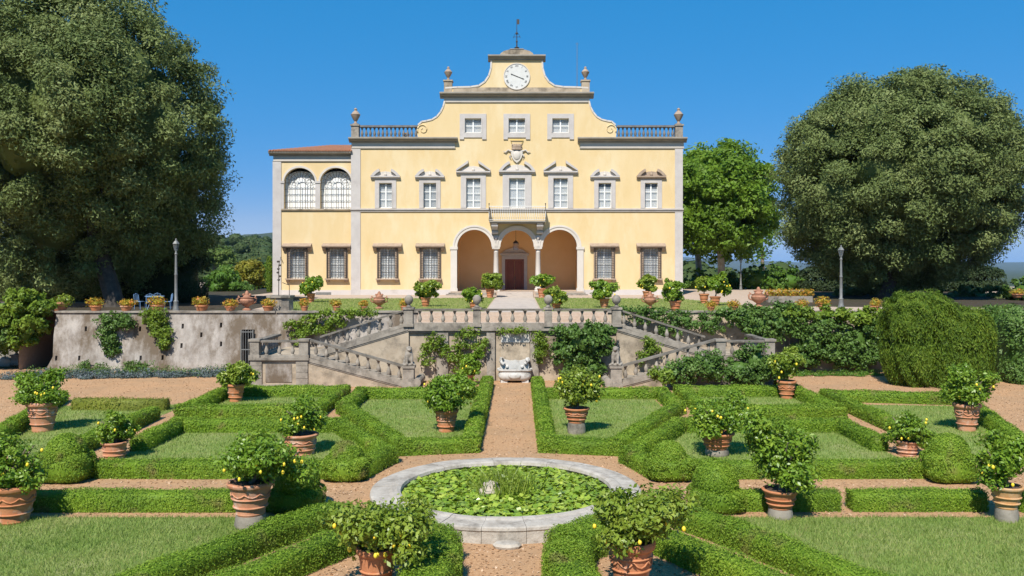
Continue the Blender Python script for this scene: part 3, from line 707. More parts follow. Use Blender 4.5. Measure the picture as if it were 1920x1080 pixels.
for xs_, side in (((674, 783), 0), ((1157, 1266), 1)):
    a, b = fx(xs_[0]), fx(xs_[1]); z0 = fz(258.4)
    rail = vp('roof_balustrade', MB().box(a, b, FY+.06, FY+.5, fz(238), fz(234.5)).box(a, b, FY+.1, FY+.46, z0, z0+.1), RBL)
    n = 14
    for k in range(n):
        o = link(bpy.data.objects.new('baluster', rb), rail); o.location = (a+(b-a)*(k+.5)/n, FY+.28, z0+.1); o.scale = (1, 1, (fz(238)-z0-.1)/.72)
    c = 665.5 if side == 0 else 1273.5
    mb = MB(); mb.box(fx(c-7), fx(c+7), FY-.02, FY+.62, z0, fz(236)); mb.box(fx(c-8.5), fx(c+8.5), FY-.1, FY+.7, fz(236), fz(233))
    vp('roof_pedestal', mb, STN); urn(c, 233, 201)
for c in (840, 1098):
    mb = MB(); mb.box(fx(c-7.5), fx(c+7.5), FY-.05, FY+.62, fz(174)+.005, fz(152.5)); mb.box(fx(c-9), fx(c+9), FY-.12, FY+.7, fz(152.5), fz(150))
    vp('roof_pedestal', mb, STL); urn(c, 150, 123)
# weather vane, antenna
mb = MB(); x, y, z = fx(969), FY+.25, fz(93)
mb.tube([(x, y, z-.1), (x, y, fz(34))], [.05, .022], 6); mb.lathe([(.02, 0), (.2, .02), (.22, .08), (.06, .16), (.05, .5), (.09, .6), (.05, .7)], 10, (x, y, z+.15))
mb.tube([(x-.32, y, z+1.15), (x+.32, y, z+1.15)], .02, 5); mb.tube([(x, y-.3, z+1.15), (x, y+.3, z+1.15)], .02, 5)
mb.ell((x, y, z+1.45), (.11, .11, .11), 8, 6)
for s in (-1, 1): mb.tube([(x+s*.3, y, z+1.05), (x+s*.18, y, z+1.35), (x, y, z+1.6)], .015, 4)
wv = vp('weather_vane', mb, IRN)
obj('vane_flag', MB().box(x+.03, x+.22, y-.01, y+.01, fz(44), fz(34.5)), IRN, wv)
mb = MB(); mb.tube([(fx(1085), FY+2, fz(182)), (fx(1085), FY+2, fz(68))], [.035, .02], 5); mb.tube([(fx(1081.5), FY+2, fz(71)), (fx(1088.5), FY+2, fz(71))], .015, 4)
vp('aerial', mb, IRG)
# flower pot on the roof terrace
p = empty('flowerpot', (fx(758), FY+1.2, zt-.05)); tag(p, 'small orange flowerpot behind the left roof balustrade', 'flowerpot')
obj('pot', MB().lathe([(.16, 0), (.24, .4), (.28, .42), (.28, .5), (.2, .5)], 12), TER, p, 40)
F = Foliage(5); F.shell((0, 0, .62), (.3, .3, .2), 160, .12); F.obj('leaves', L_FLO, p)

# ---- left wing
WY = FY+.25
ws = FPX/WY
zwc = fz(284)
arches = [(531, 590), (599, 658)]
holes = [[(fx(a), fz(391))]+arcpts(a, b, 342, 314)+[(fx(b), fz(391))] for a, b in arches]+[rect(c-15, c+15, 466, 522) for c in (556.5, 631)]
vp('wing_wall', MB().holed([(fx(511), fz(566)), (fx(659)-.035, fz(566)), (fx(659)-.035, fz(286)), (fx(511), fz(286))], holes, WY, WY+.4), YEL)
mb = MB(); mb.box(fx(511), fx(511)+.4, WY+.4, WY+14, T-.3, fz(286)).box(fx(511), fx(659), WY+13.6, WY+14, T-.3, fz(286)-.01)
vp('wing_side_wall', mb, YEL)
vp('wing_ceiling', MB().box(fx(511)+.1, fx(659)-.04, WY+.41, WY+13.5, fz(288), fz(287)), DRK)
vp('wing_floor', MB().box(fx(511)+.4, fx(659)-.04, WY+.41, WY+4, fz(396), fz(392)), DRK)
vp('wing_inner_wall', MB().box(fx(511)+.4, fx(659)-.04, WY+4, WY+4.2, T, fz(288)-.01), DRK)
vp('wing_pilaster', MB().box(fx(510), fx(526), WY-.08, WY, fz(566), fz(302)), GRY)
p = [(WY, zwc-.36), (WY-.15, zwc-.36), (WY-.2, zwc-.22), (WY-.45, zwc-.16), (WY-.5, zwc-.02), (WY, zwc)]
vp('wing_cornice', MB().prism_yz(p[::-1], fx(504), fx(658.5)), CRN)
vp('wing_frieze', MB().box(fx(511), fx(658.4), WY-.05, WY, fz(301), fz(292)), FRZ)
vp('wing_frieze_moulding', MB().box(fx(510), fx(658.4), WY-.1, WY, fz(302.3), fz(301)), CRN)
vp('wing_sill', MB().box(fx(526), fx(658.4), WY-.14, WY, fz(394), fz(391)), STL)
vp('wing_plinth', MB().box(fx(526), fx(658.4), WY-.06, WY, fz(566), fz(544)), PLN)
mb = MB(); mb.box(fx(591), fx(620), WY-.065, WY, fz(561), fz(548)); vp('basement_vent', mb, IRG)
# hipped tile roof with rolled rows
rx0, rx1, ry0, ry1 = fx(503.5), fx(660), WY-.5, WY+14.4; zr = zwc+.01; rise = 1.5
px0, px1, pym = rx0+3.7, rx1+2, (ry0+ry1)/2
mb = MB(); mb.add([(rx0, ry0, zr), (rx1, ry0, zr), (rx1, ry1, zr), (rx0, ry1, zr), (px0, pym, zr+rise), (rx1, pym, zr+rise)], [(0, 1, 5, 4), (2, 3, 4, 5), (3, 0, 4), (0, 3, 2, 1)])
wroof = vp('wing_roof', mb, ROO)
tl = MB(); n = 30
for k in range(n):
    u = rx0+.15+(rx1-rx0-.2)*k/(n-1); top = min(1, (u-rx0)/(px0-rx0)); e = (u, ry0+(pym-ry0)*top, zr+rise*top+.03)
    tl.tube([(u, ry0-.06, zr+.03), e], .075, 6)
tag(obj('roof_tile_roll', tl, ROO, wroof), kind='stuff')
for a, b in arches:
    c = (fx((a+b)/2), fz(342)); rw = (b-a)/2/FS; rh = 28/FS
    mb = MB()
    o_ = arcpts(a-3.5, b+3.5, 342, 310, 20); i_ = arcpts(a, b, 342, 314, 20)
    mb.holed((o_+i_[::-1])[::-1], [], WY-.08, WY)
    vp('wing_archivolt', mb, FRZ)
    g = MB(); gy = WY+.2; x0, x1 = fx(a), fx(b); zb, zsp = fz(391), fz(342)
    for k in range(1, 6):
        u = x0+(x1-x0)*k/6; g.box(u-.02, u+.02, gy, gy+.03, zb, zsp)
    for k in range(1, 5):
        v = zb+(zsp-zb)*k/4; g.box(x0, x1, gy-.02, gy, v-.02, v+.02)
    for rr in (.36, .7):
        g.rings((c[0], zsp), rw*rr-.02, rw*rr+.02, gy-.02, gy+.01, 0, math.pi, 18)
    for k in range(1, 10):
        t = math.pi*k/10; g.tube([(c[0]+rw*.36*math.cos(t), gy, zsp+rw*.36*math.sin(t)), (c[0]+rw*.98*math.cos(t), gy, zsp+rh*.97*math.sin(t))], .016, 4)
    ag = vp('arch_grille', g, IRN); ag['kind'] = 'stuff'
    cu = MB(); n = 24
    for k in range(n):
        u0 = x0-.2+(x1-x0+.4)*k/n; u1 = x0-.2+(x1-x0+.4)*(k+1)/n
        f_ = lambda u: zsp+.04+rh*.78*math.sqrt(max(0, 1-((u-c[0])/(rw*1.12))**2))
        o = .05*(k % 2)
        cu.add([(u0, WY+.5+o, zb), (u1, WY+.55-o, zb), (u1, WY+.55-o, f_(u1)), (u0, WY+.5+o, f_(u0))], [(0, 1, 2, 3)])
    vp('drapery', cu, CUR)
for a in (526, 590.3, ):
    mb = MB(); xa_, xb_ = (fx(526), fx(531)) if a == 526 else (fx(590), fx(599))
    mb.box(xa_, xb_, WY-.06, WY, fz(391), fz(343)); mb.box(xa_-.05, xb_+.05, WY-.12, WY, fz(343), fz(339)); vp('wing_arch_pier', mb, GRY)
for c in (556.5, 631): ground_window(c, 466, 522, y=WY)

# ------------------------------------------------------------------ retaining walls
def wallpart(o, root): o.parent = root; o.matrix_parent_inverse = Matrix.Translation(-Vector(root.location)); return o
YB, YT = 44.75, 45.25                       # foot and head of the battered wall
def lean(z): return (YT-YB)*min(1, max(0, z/T))
LW = empty('retaining_wall', (-20, YB, 0)); tag(LW, 'long stained plaster retaining wall left of the stairs with small drain holes', 'retaining wall')
slots = [(107, 671), (158, 617), (150, 671), (260, 617), (340, 612), (412, 610), (265, 671), (306, 670), (376, 628), (340, 648), (414, 645)]
hs = []
for px, py in slots:
    x, z = PX(px, YB+.2), PZ(py, YB+.25); hs.append([(x-.06, z-.13), (x+.06, z-.13), (x+.06, z+.13), (x-.06, z+.13)])
gx0, gx1, gz0, gz1 = PX(452, YB+.2), PX(476, YB+.2), .25, PZ(618, YB+.3)
hs.append([(gx0, gz0), (gx1, gz0), (gx1, gz1), (gx0, gz1)])
xL0, xL1 = PX(84, YB), PX(106, YT)
wm = MB().holed([(xL0, 0), (-4.95, 0), (-4.95, T-.02), (xL1, T-.02), (xL1-.05, T*.6), (xL0+.35, T*.25)], hs, YB, YT+.75, lean)
wallpart(obj('wall_face', wm, WAL), LW)
wallpart(obj('wall_core', MB().box(xL1+.5, -4.9, YT+.30, YT+.8, 0, T-.04), DRK), LW)
wallpart(obj('coping', MB().prism_yz([(YT-.1, T-.02), (YT-.1, T+.07), (YT+.5, T+.07), (YT+.5, T-.02)][::-1], xL1-.05, -12.6), STN), LW)
wallpart(obj('coping', MB().prism_yz([(YT-.1, T-.02), (YT-.1, T+.07), (YT+.5, T+.07), (YT+.5, T-.02)][::-1], -12.55, -5.0), STN), LW)
gate = empty('iron_gate', ((gx0+gx1)/2, YB+.12, gz0)); tag(gate, 'narrow barred iron gate in a dark opening of the wall', 'gate')
gw_, gh_ = (gx1-gx0), gz1-gz0
g = MB(); g.box(-gw_/2, -gw_/2+.05, -.02, .02, 0, gh_).box(gw_/2-.05, gw_/2, -.02, .02, 0, gh_)
for v in (.0, .45, .93): g.box(-gw_/2+.05, gw_/2-.05, -.015, .015, gh_*v, gh_*v+.05)
obj('gate_frame', g, IRG, gate)
for k in range(1, 5):
    u = -gw_/2+gw_*k/5; obj('gate_bar', MB().box(u-.011, u+.011, -.011, .011, .05, gh_), IRG, gate)
RW = empty('retaining_wall', (20, YB, 0)); tag(RW, 'retaining wall right of the stairs mostly hidden under climbing plants', 'retaining wall')
wallpart(obj('wall_face', MB().holed([(4.95, 0), (40, 0), (40, T-.02), (4.95, T-.02)], [], YB, YT+.75, lean), STL), RW)
wallpart(obj('coping', MB().prism_yz([(YT-.1, T-.02), (YT-.1, T+.07), (YT+.5, T+.07), (YT+.5, T-.02)][::-1], 5.0, 40), STN), RW)

# ------------------------------------------------------------------ double staircase
ST = empty('garden_staircase', (0, 41, 0)); tag(ST, 'symmetrical double stone staircase with balustrades climbing to the terrace', 'staircase')
def sp(name, mb, m, smooth=False, parent=None):
    o = obj(name, mb, m, ST if parent is None else parent, smooth)
    if parent is None: o.matrix_parent_inverse = Matrix.Translation((0, -41, 0))
    return o
Y0, Y1, Y2 = 39.1, 41.05, 43.1
XB, XC, XO, XL = 4.75, 9.35, 11.95, 5.0
ZM, ZL = 1.32, 2.62
bme = baluster_mesh(.52, .10); bme.materials.append(STN)
def balustrade(A, Bp, n, pier0=True, pier1=True):
    """a run of balusters with plinth and handrail from A to B (floor points)"""
    A, Bp = Vector(A), Vector(Bp); d = Bp-A; L = d.length; hd = Vector((d.x, d.y, 0)).normalized(); nn = Vector((-hd.y, hd.x, 0))*.14
    def bar(z0, z1, w, name, m):
        k = nn*(w/.14); mb = MB(); q = []
        for P_ in (A, Bp):
            for s, z in ((-1, z0), (1, z0), (1, z1), (-1, z1)): q.append(tuple(P_+k*s+Vector((0, 0, z))))
        mb.add(q, [(0, 1, 2, 3), (7, 6, 5, 4), (0, 4, 5, 1), (1, 5, 6, 2), (2, 6, 7, 3), (3, 7, 4, 0)])
        return sp(name, mb, m)
    bar(-.09, .06, .128, 'plinth', STN)
    hr = bar(.66, .75, .17, 'handrail', HRL)
    sl_ = d.z/max(.01, math.hypot(d.x, d.y))
    for k in range(n):
        p = A+d*((k+.5)/n)
        o = link(bpy.data.objects.new('baluster', bme), ST); o.matrix_parent_inverse = Matrix.Translation((0, -41, 0)); o.location = p+Vector((0, 0, .05)); o.scale = (1, 1, 1.18)
def pier(x, y, z0, h, w=.42, cap=True):
    mb = MB(); mb.box(x-w/2, x+w/2, y-w/2, y+w/2, z0, z0+h)
    mb.box(x-w/2-.05, x+w/2+.05, y-w/2-.05, y+w/2+.05, z0+h, z0+h+.1); mb.box(x-w/2-.04, x+w/2+.04, y-w/2-.04, y+w/2+.04, z0, z0+.14)
    return sp('pier', mb, STN)
for s in (-1, 1):
    def X(v): return s*v
    def poly(pts): return [(s*a, b) for a, b in pts] if s > 0 else [(s*a, b) for a, b in pts][::-1]
    # masses
    sp('lower_flight_wall', MB().holed(poly([(XB+.2, 0), (XC, 0), (XC, ZM-.02), (XB+.2, .05)]), [], Y0, Y1), STL)
    sp('upper_flight_wall', MB().holed(poly([(XL, 0), (XC, 0), (XC, ZM), (XL, ZL)]), [], Y1, Y2), STL)
    sp('turning_block', MB().box(min(X(XC), X(XO)), max(X(XC), X(XO)), Y0, Y2, 0, ZM), STL)
    sp('back_fill', MB().box(min(X(XL), X(XO)), max(X(XL), X(XO)), Y2, YB+.35, 0, ZM-.05), STL)
    # block front: two pilasters, panel and cap moulding
    for a in (XC+.28, XO-.22):
        mb = MB()
        for k in range(4): mb.box(X(a)-.27, X(a)+.27, Y0-.07-.012*(k % 2), Y0, .1+k*.29, .1+k*.29+.275)
        sp('rusticated_pilaster', mb, STN)
    sp('block_base', MB().box(min(X(XC-.03), X(XO+.07)), max(X(XC-.03), X(XO+.07)), Y0-.1, Y0, 0, .1), STN)
    sp('block_panel', MB().box(min(X(XC+.75), X(XO-.65)), max(X(XC+.75), X(XO-.65)), Y0-.035, Y0, .22, 1.05), WAL)
    sp('block_cap', MB().box(min(X(XC-.05), X(XO+.1)), max(X(XC-.05), X(XO+.1)), Y0-.14, Y0+.35, ZM-.1, ZM+.02), STN)
    # steps
    n = 9
    for k in range(n):
        a, b = XB+.1+(XC-XB-.1)*k/n, XB+.1+(XC-XB-.1)*(k+1)/n+.03; z = ZM*(k+1)/n
        sp('step', MB().box(min(X(a), X(b)), max(X(a), X(b)), Y0+.16, Y1-.02, max(0, z-.3), z), STN)
        a, b = XC-(XC-XL)*k/n, XC-(XC-XL)*(k+1)/n; z = ZM+(ZL-ZM)*(k+1)/n
        sp('step', MB().box(min(X(a), X(b)), max(X(a), X(b)), Y1+.16, Y2, z-.4, z), STN)
    # sloping stone strings under the balustrades
    for (xa_, za, xb_, zb, y) in ((XB, .10, XC, ZM, Y0), (XC, ZM, XL, ZL, Y1)):
        q = [(xa_, za-.16), (xb_, zb-.16), (xb_, zb+.02), (xa_, za+.02)]
        mb = MB().holed(poly(q) if xa_ < xb_ else poly(q[::-1]), [], y-.07, y+.2); sp('string', mb, STN)
        q = [(xa_, za-.23), (xb_, zb-.23), (xb_, zb-.16), (xa_, za-.16)]
        mb = MB().holed(poly(q) if xa_ < xb_ else poly(q[::-1]), [], y-.035, y+.1); sp('string_moulding', mb, STN)
    balustrade((X(XB+.2), Y0+.08, .22), (X(XC-.1), Y0+.08, ZM+.1), 9)
    balustrade((X(XC-.1), Y1+.08, ZM+.1), (X(XL+.1), Y1+.08, ZL+.1), 8)
    balustrade((X(XC+.45), Y0+.12, ZM+.05), (X(XO-.35), Y0+.12, ZM+.05), 3)
    balustrade((X(XO-.15), Y0+.3, ZM+.05), (X(XO-.15), Y2-.2, ZM+.05), 8)
    pier(X(XC+.2), Y0+.12, ZM, .76); pier(X(XO-.15), Y0+.12, ZM, .76); pier(X(XL), Y1+.08, ZL, .82); pier(X(XB), Y0+.08, 0, .86, .5)
    # bottom curled block beside the first step
    sp('newel_scroll', MB().tube([(X(XB-.38), Y0-.2, .2), (X(XB-.38), Y1-.2, .2)], .2, 14), STN)
# landing
sp('landing_wall', MB().box(-XL, XL, Y1+.15, YB+.4, 0, ZL-.02), STL)
sp('landing_edge', MB().box(-XL-.02, XL+.02, Y1-.07, Y1+.35, ZL-.2, ZL+.05), STN)
sp('landing_edge_moulding', MB().box(-XL, XL, Y1+.03, Y1+.2, ZL-.3, ZL-.2), STN)
sp('landing_floor', MB().box(-XL+.1, XL-.1, Y1+.35, YB+.5, ZL-.02, ZL+.03), GRT)
for k in range(3): sp('step', MB().box(-4.97, 4.97, YB-.7+.36*k, YB+.75, ZL+.02, ZL+.02+(T-ZL)*(k+1)/3), GRT)
for a, b, n in ((-XL+.25, -1.95, 5), (-1.5, 1.5, 5), (1.95, XL-.25, 5)): balustrade((a, Y1+.08, ZL+.1), (b, Y1+.08, ZL+.1), n)
for x in (-1.72, 1.72): pier(x, Y1+.08, ZL, .82, .36)
for x in (-3.4, 3.4): sp('wall_pilaster', MB().box(x-.3, x+.3, Y1-.0, Y1+.15, 0, ZL-.3), STN)
for s in (-1, 1): sp('niche_jamb', MB().box(s*1.05-.2, s*1.05+.2, Y1-.02, Y1+.15, 0, ZL-.3), STN)
# stone balls on the landing piers
for x, w in ((-XL, 'far left pier of the landing balustrade'), (-1.72, 'pier left of the entrance path'), (1.72, 'pier right of the entrance path'), (XL, 'far right pier of the landing balustrade')):
    zb = ZL+.93; mb = MB().lathe([(.13, 0), (.14, .04), (.07, .09), (.08, .13), (.16, .2), (.205, .31), (.21, .38), (.18, .49), (.1, .57), (.02, .59)], 16, (0, 0, 0))
    o = obj('stone_ball', mb, STN, None, True); o.location = (x, Y1+.08, zb)
    tag(o, 'grey stone ball finial on the '+w, 'ball finial', 'stone balls on the landing balustrade')

# ------------------------------------------------------------------ wall fountain
FN = empty('wall_fountain', (PX(965, 40.7), 40.7, 0)); tag(FN, 'white marble wall fountain with scalloped back and rounded basin', 'fountain')
fx0 = 0; k = 40.7/FPX
def sup(a, b, z0, prof, n=28, ex=.55):
    mb = MB(); m = len(prof)
    for r, z in prof:
        for i in range(n):
            t = 2*math.pi*i/n; c, s_ = math.cos(t), math.sin(t)
            mb.v.append((math.copysign(abs(c)**ex, c)*a*r, math.copysign(abs(s_)**ex, s_)*b*r, z0+z))
    for j in range(m-1):
        for i in range(n): mb.f.append((j*n+i, j*n+(i+1) % n, (j+1)*n+(i+1) % n, (j+1)*n+i))
    mb.f.append(tuple(reversed(range(n)))); return mb
obj('basin', sup(.82, .48, .1, [(.7, 0), (.86, .05), (.95, .16), (.97, .28), (.9, .40), (.94, .44), (1.02, .48), (1.02, .55), (.88, .55), (.84, .42), (.5, .3), (.02, .3)]), MRB, FN, 40)
for s in (-1, 1): obj('basin_foot', MB().box(s*.5-.16, s*.5+.16, -.3, .3, 0, .12), MRB, FN)
obj('basin_water', MB().box(-.66, .66, -.3, .3, .52, .54), WAT, FN)
bk = [(-.66, .55), (.66, .55), (.70, .82), (.62, .92), (.74, 1.04), (.70, 1.16), (.58, 1.15), (.48, 1.06), (.24, 1.0), (0, 1.04), (-.24, 1.0), (-.48, 1.06), (-.58, 1.15), (-.70, 1.16), (-.74, 1.04), (-.62, .92), (-.70, .82)]
obj('scalloped_back', MB().holed(bk, [], .05, .3), MRB, FN)
for s in (-1, 1):
    obj('scroll', MB().tube([(s*.56, -.02, 1.14), (s*.66, -.06, .98), (s*.56, -.06, .84), (s*.46, -.04, .92)], [.07, .09, .08, .04], 8), MRB, FN, True)
    obj('spout_mask', MB().ell((s*.36, .03, .72), (.08, .06, .09), 10, 6), MRB, FN, True)
obj('shell_relief', MB().ell((0, -.47, .34), (.3, .06, .14), 14, 8), MRB, FN, True)
obj('niche_slab', MB().box(-.66, .72, .40, .5, 1.85, PZ(623, 41.1)), MRB, FN); obj('niche_back', MB().box(-.66, .72, .44, .5, .5, 1.85), STL, FN)

# ------------------------------------------------------------------ seated statues at the foot of the stairs
def statue(x, y, z, rz, label):
    mb = MB()
    mb.box(-.3, .3, -.26, .26, 0, .1)
    for c, r in (((0, .1, .38), (.22, .26, .30)), ((0, .0, .62), (.2, .2, .26)), ((0, -.05, .92), (.14, .15, .17)), ((0, -.18, .88), (.08, .1, .07)), ((.13, .18, .22), (.12, .2, .16)), ((-.13, .18, .22), (.12, .2, .16)), ((0, .0, .8), (.17, .17, .16))):
        mb.ell(c, r, 12, 8)
    for s in (-1, 1):
        mb.tube([(s*.12, -.08, .62), (s*.12, -.16, .36), (s*.12, -.18, .1)], [.09, .07, .06], 8); mb.ell((s*.12, -.22, .12), (.07, .1, .05), 8, 6); mb.ell((s*.11, .0, .98), (.05, .04, .05), 6, 5)
    mb.tube([(0, .3, .16), (.2, .36, .14), (.3, .2, .13)], [.04, .035, .03], 6)
    o = obj('statue', mb, STN); md = o.modifiers.new('remesh', 'REMESH'); md.mode = 'VOXEL'; md.voxel_size = .035; md.use_smooth_shade = True
    o.location = (x, y, z); o.rotation_euler = (0, 0, rz); o.scale = (.95, .95, .82); tag(o, label, 'statue', 'statues at the foot of the stairs')
statue(-XB, Y0+.08, .97, R(15), 'weathered seated stone animal on the left stair foot pier')
statue(XB, Y0+.08, .97, R(-15), 'weathered seated stone animal on the right stair foot pier')

# ------------------------------------------------------------------ round lily pond
PC = Vector((PX(949, 20.05), 20.05, 0))
POND = empty('lily_pond', PC); tag(POND, 'round stone pond full of water lilies in the middle of the garden', 'pond')
RO, RI, RH = 3.16, 2.44, .33
ns = 22; rg = random.Random(3)
for i in range(ns):
    a0 = 2*math.pi*(i+.005)/ns; a1 = 2*math.pi*(i+.995)/ns; m_ = 5; mb = MB(); dz_ = rg.uniform(-.008, .008)
    prof = [(RO, -.02), (RO-.02, RH-.10), (RO+.0, RH-.07), (RO-.01, RH-.02), (RO-.05, RH), (RI+.28, RH+.012), (RI+.22, RH+.035), (RI+.1, RH+.04), (RI+.02, RH+.01), (RI, RH-.06), (RI+.06, RH-.12), (RI+.06, -.02)]
    n = len(prof)
    for j in range(m_+1):
        a = a0+(a1-a0)*j/m_
        for r, z in prof: mb.v.append((r*math.cos(a), r*math.sin(a), z+dz_*(z > 0)))
    for j in range(m_):
        for q in range(n): mb.f.append((j*n+q, (j+1)*n+q, (j+1)*n+(q+1) % n, j*n+(q+1) % n))
    mb.f.append(tuple(range(n))); mb.f.append(tuple(m_*n+q for q in reversed(range(n))))
    obj('rim_stone', mb, PND, POND)
obj('rim_footing', MB().lathe([(RO-.03, 0), (RO-.03, RH-.12), (RI+.08, RH-.10), (RI+.08, 0)], 64), DRK, POND)
obj('pond_water', MB().lathe([(RI+.05, .1), (RI+.05, .15)], 48), WAT, POND)
F = Foliage(11); n = 9000; rr = (RI-.02)*np.sqrt(F.rng.random(n)); aa = F.rng.uniform(0, 6.283, n)
Pp = np.stack([rr*np.cos(aa), rr*np.sin(aa), .17+.10*F.rng.random(n)**1.5], 1)
F.leaves(Pp, np.tile([0, 0, 1.], (n, 1)), .14, .95, .34)
tag(F.obj('lily_pads', L_LIL, POND), kind='stuff')
F = Foliage(12); n = 700; P_ = F.rng.normal(0, .33, (n, 3)); P_[:, 2] = .15; P_[:, 0] -= .1; P_[:, 1] += .1
F.blades(P_, .42, .03); F.shell((-.1, .1, .3), (.6, .5, .34), 500, .10)
tag(F.obj('water_plants', L_LEY, POND), kind='stuff')
obj('fountain_stone', MB().lathe([(.30, 0), (.28, .25), (.2, .32), (.16, .42), (.05, .46)], 12, (-.36, -.15, .05)), ROK, POND, 40)
st = obj('stepping_stone', MB().lathe([(.22, 0), (.24, .05), (.2, .10), (.05, .11)], 10, (0, 0, 0), 1.2, .8), PND); st.location = (PX(951, 16.75), 16.72, 0); tag(st, 'small worn stone at the foot of the pond wall', 'stone')

# ------------------------------------------------------------------ clipped box hedges
def prof_pts(hw, h, u):
    """points and normals of a rounded-box cross-section, u in 0..1 from left foot over the top to right foot"""
    s = u*(2*h+2*hw); x = np.where(s < h, -hw, np.where(s < h+2*hw, -hw+(s-h), hw)); z = np.where(s < h, s, np.where(s < h+2*hw, h, h-(s-h-2*hw)))
    nx = np.where(s < h, -1., np.where(s < h+2*hw, 0., 1.)); nz = np.where((s >= h) & (s < h+2*hw), 1., 0.)
    r = .14; ex = np.clip((np.abs(x)-(hw-r))/r, 0, 1); ez = np.clip((z-(h-r))/r, 0, 1)       # pull the top edges in
    q = ex*ez; x = x-np.sign(x)*q*r*.35; z = z-q*r*.35
    nx = nx+np.sign(x)*q*.7; nz = nz+q*.7
    return x, z, nx, nz
HN = [0]
def hedge(label, lines, w=.53, h=.45, m=None, dens=1900, size=.038, name='box_hedge', group='clipped box hedges of the parterre', parts=None):
    """one hedge; lines = polylines on the ground"""
    HN[0] += 1; F = Foliage(100+HN[0], True); rng = F.rng; segs = []
    for ln in lines:
        for a, b in zip(ln[:-1], ln[1:]): segs.append((Vector((a[0], a[1])), Vector((b[0], b[1]))))
    hw = w/2
    for si, (a, b) in enumerate(segs):
        d = b-a; L = d.length; d = d/L; nrm = Vector((-d.y, d.x)); mid = (a+b)/2; dist = mid.y
        sz = size*max(.9, min(1.9, dist/21)); dn = dens*(size/sz)**2
        e = hw*.9
        n = int(dn*(L+2*e)*(2*h+w)); t = rng.uniform(-e, L+e, n); u = rng.random(n)
        wob = .035*np.sin(t*2.3+si*1.7+HN[0])+.02*np.sin(t*5.1+si)
        x, z, nx, nz = prof_pts(hw, h, u)
        z = z*(1+wob*1.3); x = x*(1+wob*.8)
        k = rng.normal(0, .018, n); x = x+nx*k; z = np.maximum(.02, z+nz*k)
        P = np.stack([a.x+d.x*t+nrm.x*x, a.y+d.y*t+nrm.y*x, z], 1); Nn = np.stack([nrm.x*nx, nrm.y*nx, nz+.15], 1)
        ne = int(dn*w*h)                                       # ends
        for ee, sg in ((-e, -1), (L+e, 1)):
            xx = rng.uniform(-hw, hw, ne); zz = rng.uniform(.02, h, ne); kk = rng.normal(0, .02, ne)
            P = np.concatenate([P, np.stack([a.x+d.x*(ee+kk)+nrm.x*xx, a.y+d.y*(ee+kk)+nrm.y*xx, zz], 1)])
            Nn = np.concatenate([Nn, np.tile([d.x*sg, d.y*sg, .15], (ne, 1))])
        keep = np.ones(len(P), bool)
        for sj, (a2, b2) in enumerate(segs):                  # drop leaves buried in a neighbouring run
            if sj == si: continue
            d2 = b2-a2; L2 = d2.length; d2 = d2/L2
            tt = (P[:, 0]-a2.x)*d2.x+(P[:, 1]-a2.y)*d2.y; vv = -(P[:, 0]-a2.x)*d2.y+(P[:, 1]-a2.y)*d2.x
            keep &= ~((tt > -e+.08) & (tt < L2+e-.08) & (np.abs(vv) < hw-.08) & (P[:, 2] < h-.06))
        F.leaves(P[keep], Nn[keep], sz, .6, .55)
        c = .90; q = []
        for tt in (-e*.92, L+e*.92):
            for xx, zz in ((-hw*c, 0), (-hw*c, h*.72), (-hw*.6, h*.92), (hw*.6, h*.92), (hw*c, h*.72), (hw*c, 0)): q.append((a.x+d.x*tt+nrm.x*xx, a.y+d.y*tt+nrm.y*xx, zz))
        F.solid(q, [(0, 1, 7, 6), (1, 2, 8, 7), (2, 3, 9, 8), (3, 4, 10, 9), (4, 5, 11, 10), (0, 5, 4, 1), (1, 4, 3, 2), (6, 7, 10, 11), (7, 8, 9, 10)])
    return tag(F.obj(name, m or L_BOX), label, 'hedge', group)
def topiary(label, c, r, h, ball=None, group='clipped box topiary', name='box_topiary', m=None, ex=.55):
    """a clipped block with rounded edges, with a ball on top if asked"""
    HN[0] += 1; F = Foliage(300+HN[0], True); rx, ry = r
    F.core((c[0], c[1], h*.45), (rx*.9, ry*.9, h*.48), 16, 10, .02, ex); F.shell((c[0], c[1], h*.5), (rx, ry, h*.5), int(2300*(rx*ry*4+2*h*(rx+ry)*1.2)*(21/max(16, c[1]))**1.2), .04*max(.9, c[1]/21), .06, ex, lump=.03, aspect=.6, up=.1)
    if ball:
        rb_, zb = ball; F.core((c[0], c[1], zb), (rb_*.92,)*3, 16, 10, .02); F.shell((c[0], c[1], zb), (rb_,)*3, int(26000*rb_*rb_), .04*max(.9, c[1]/21), .06, lump=.02, aspect=.6, up=.1)
    return tag(F.obj(name, m or L_BOX), label, 'topiary', group)

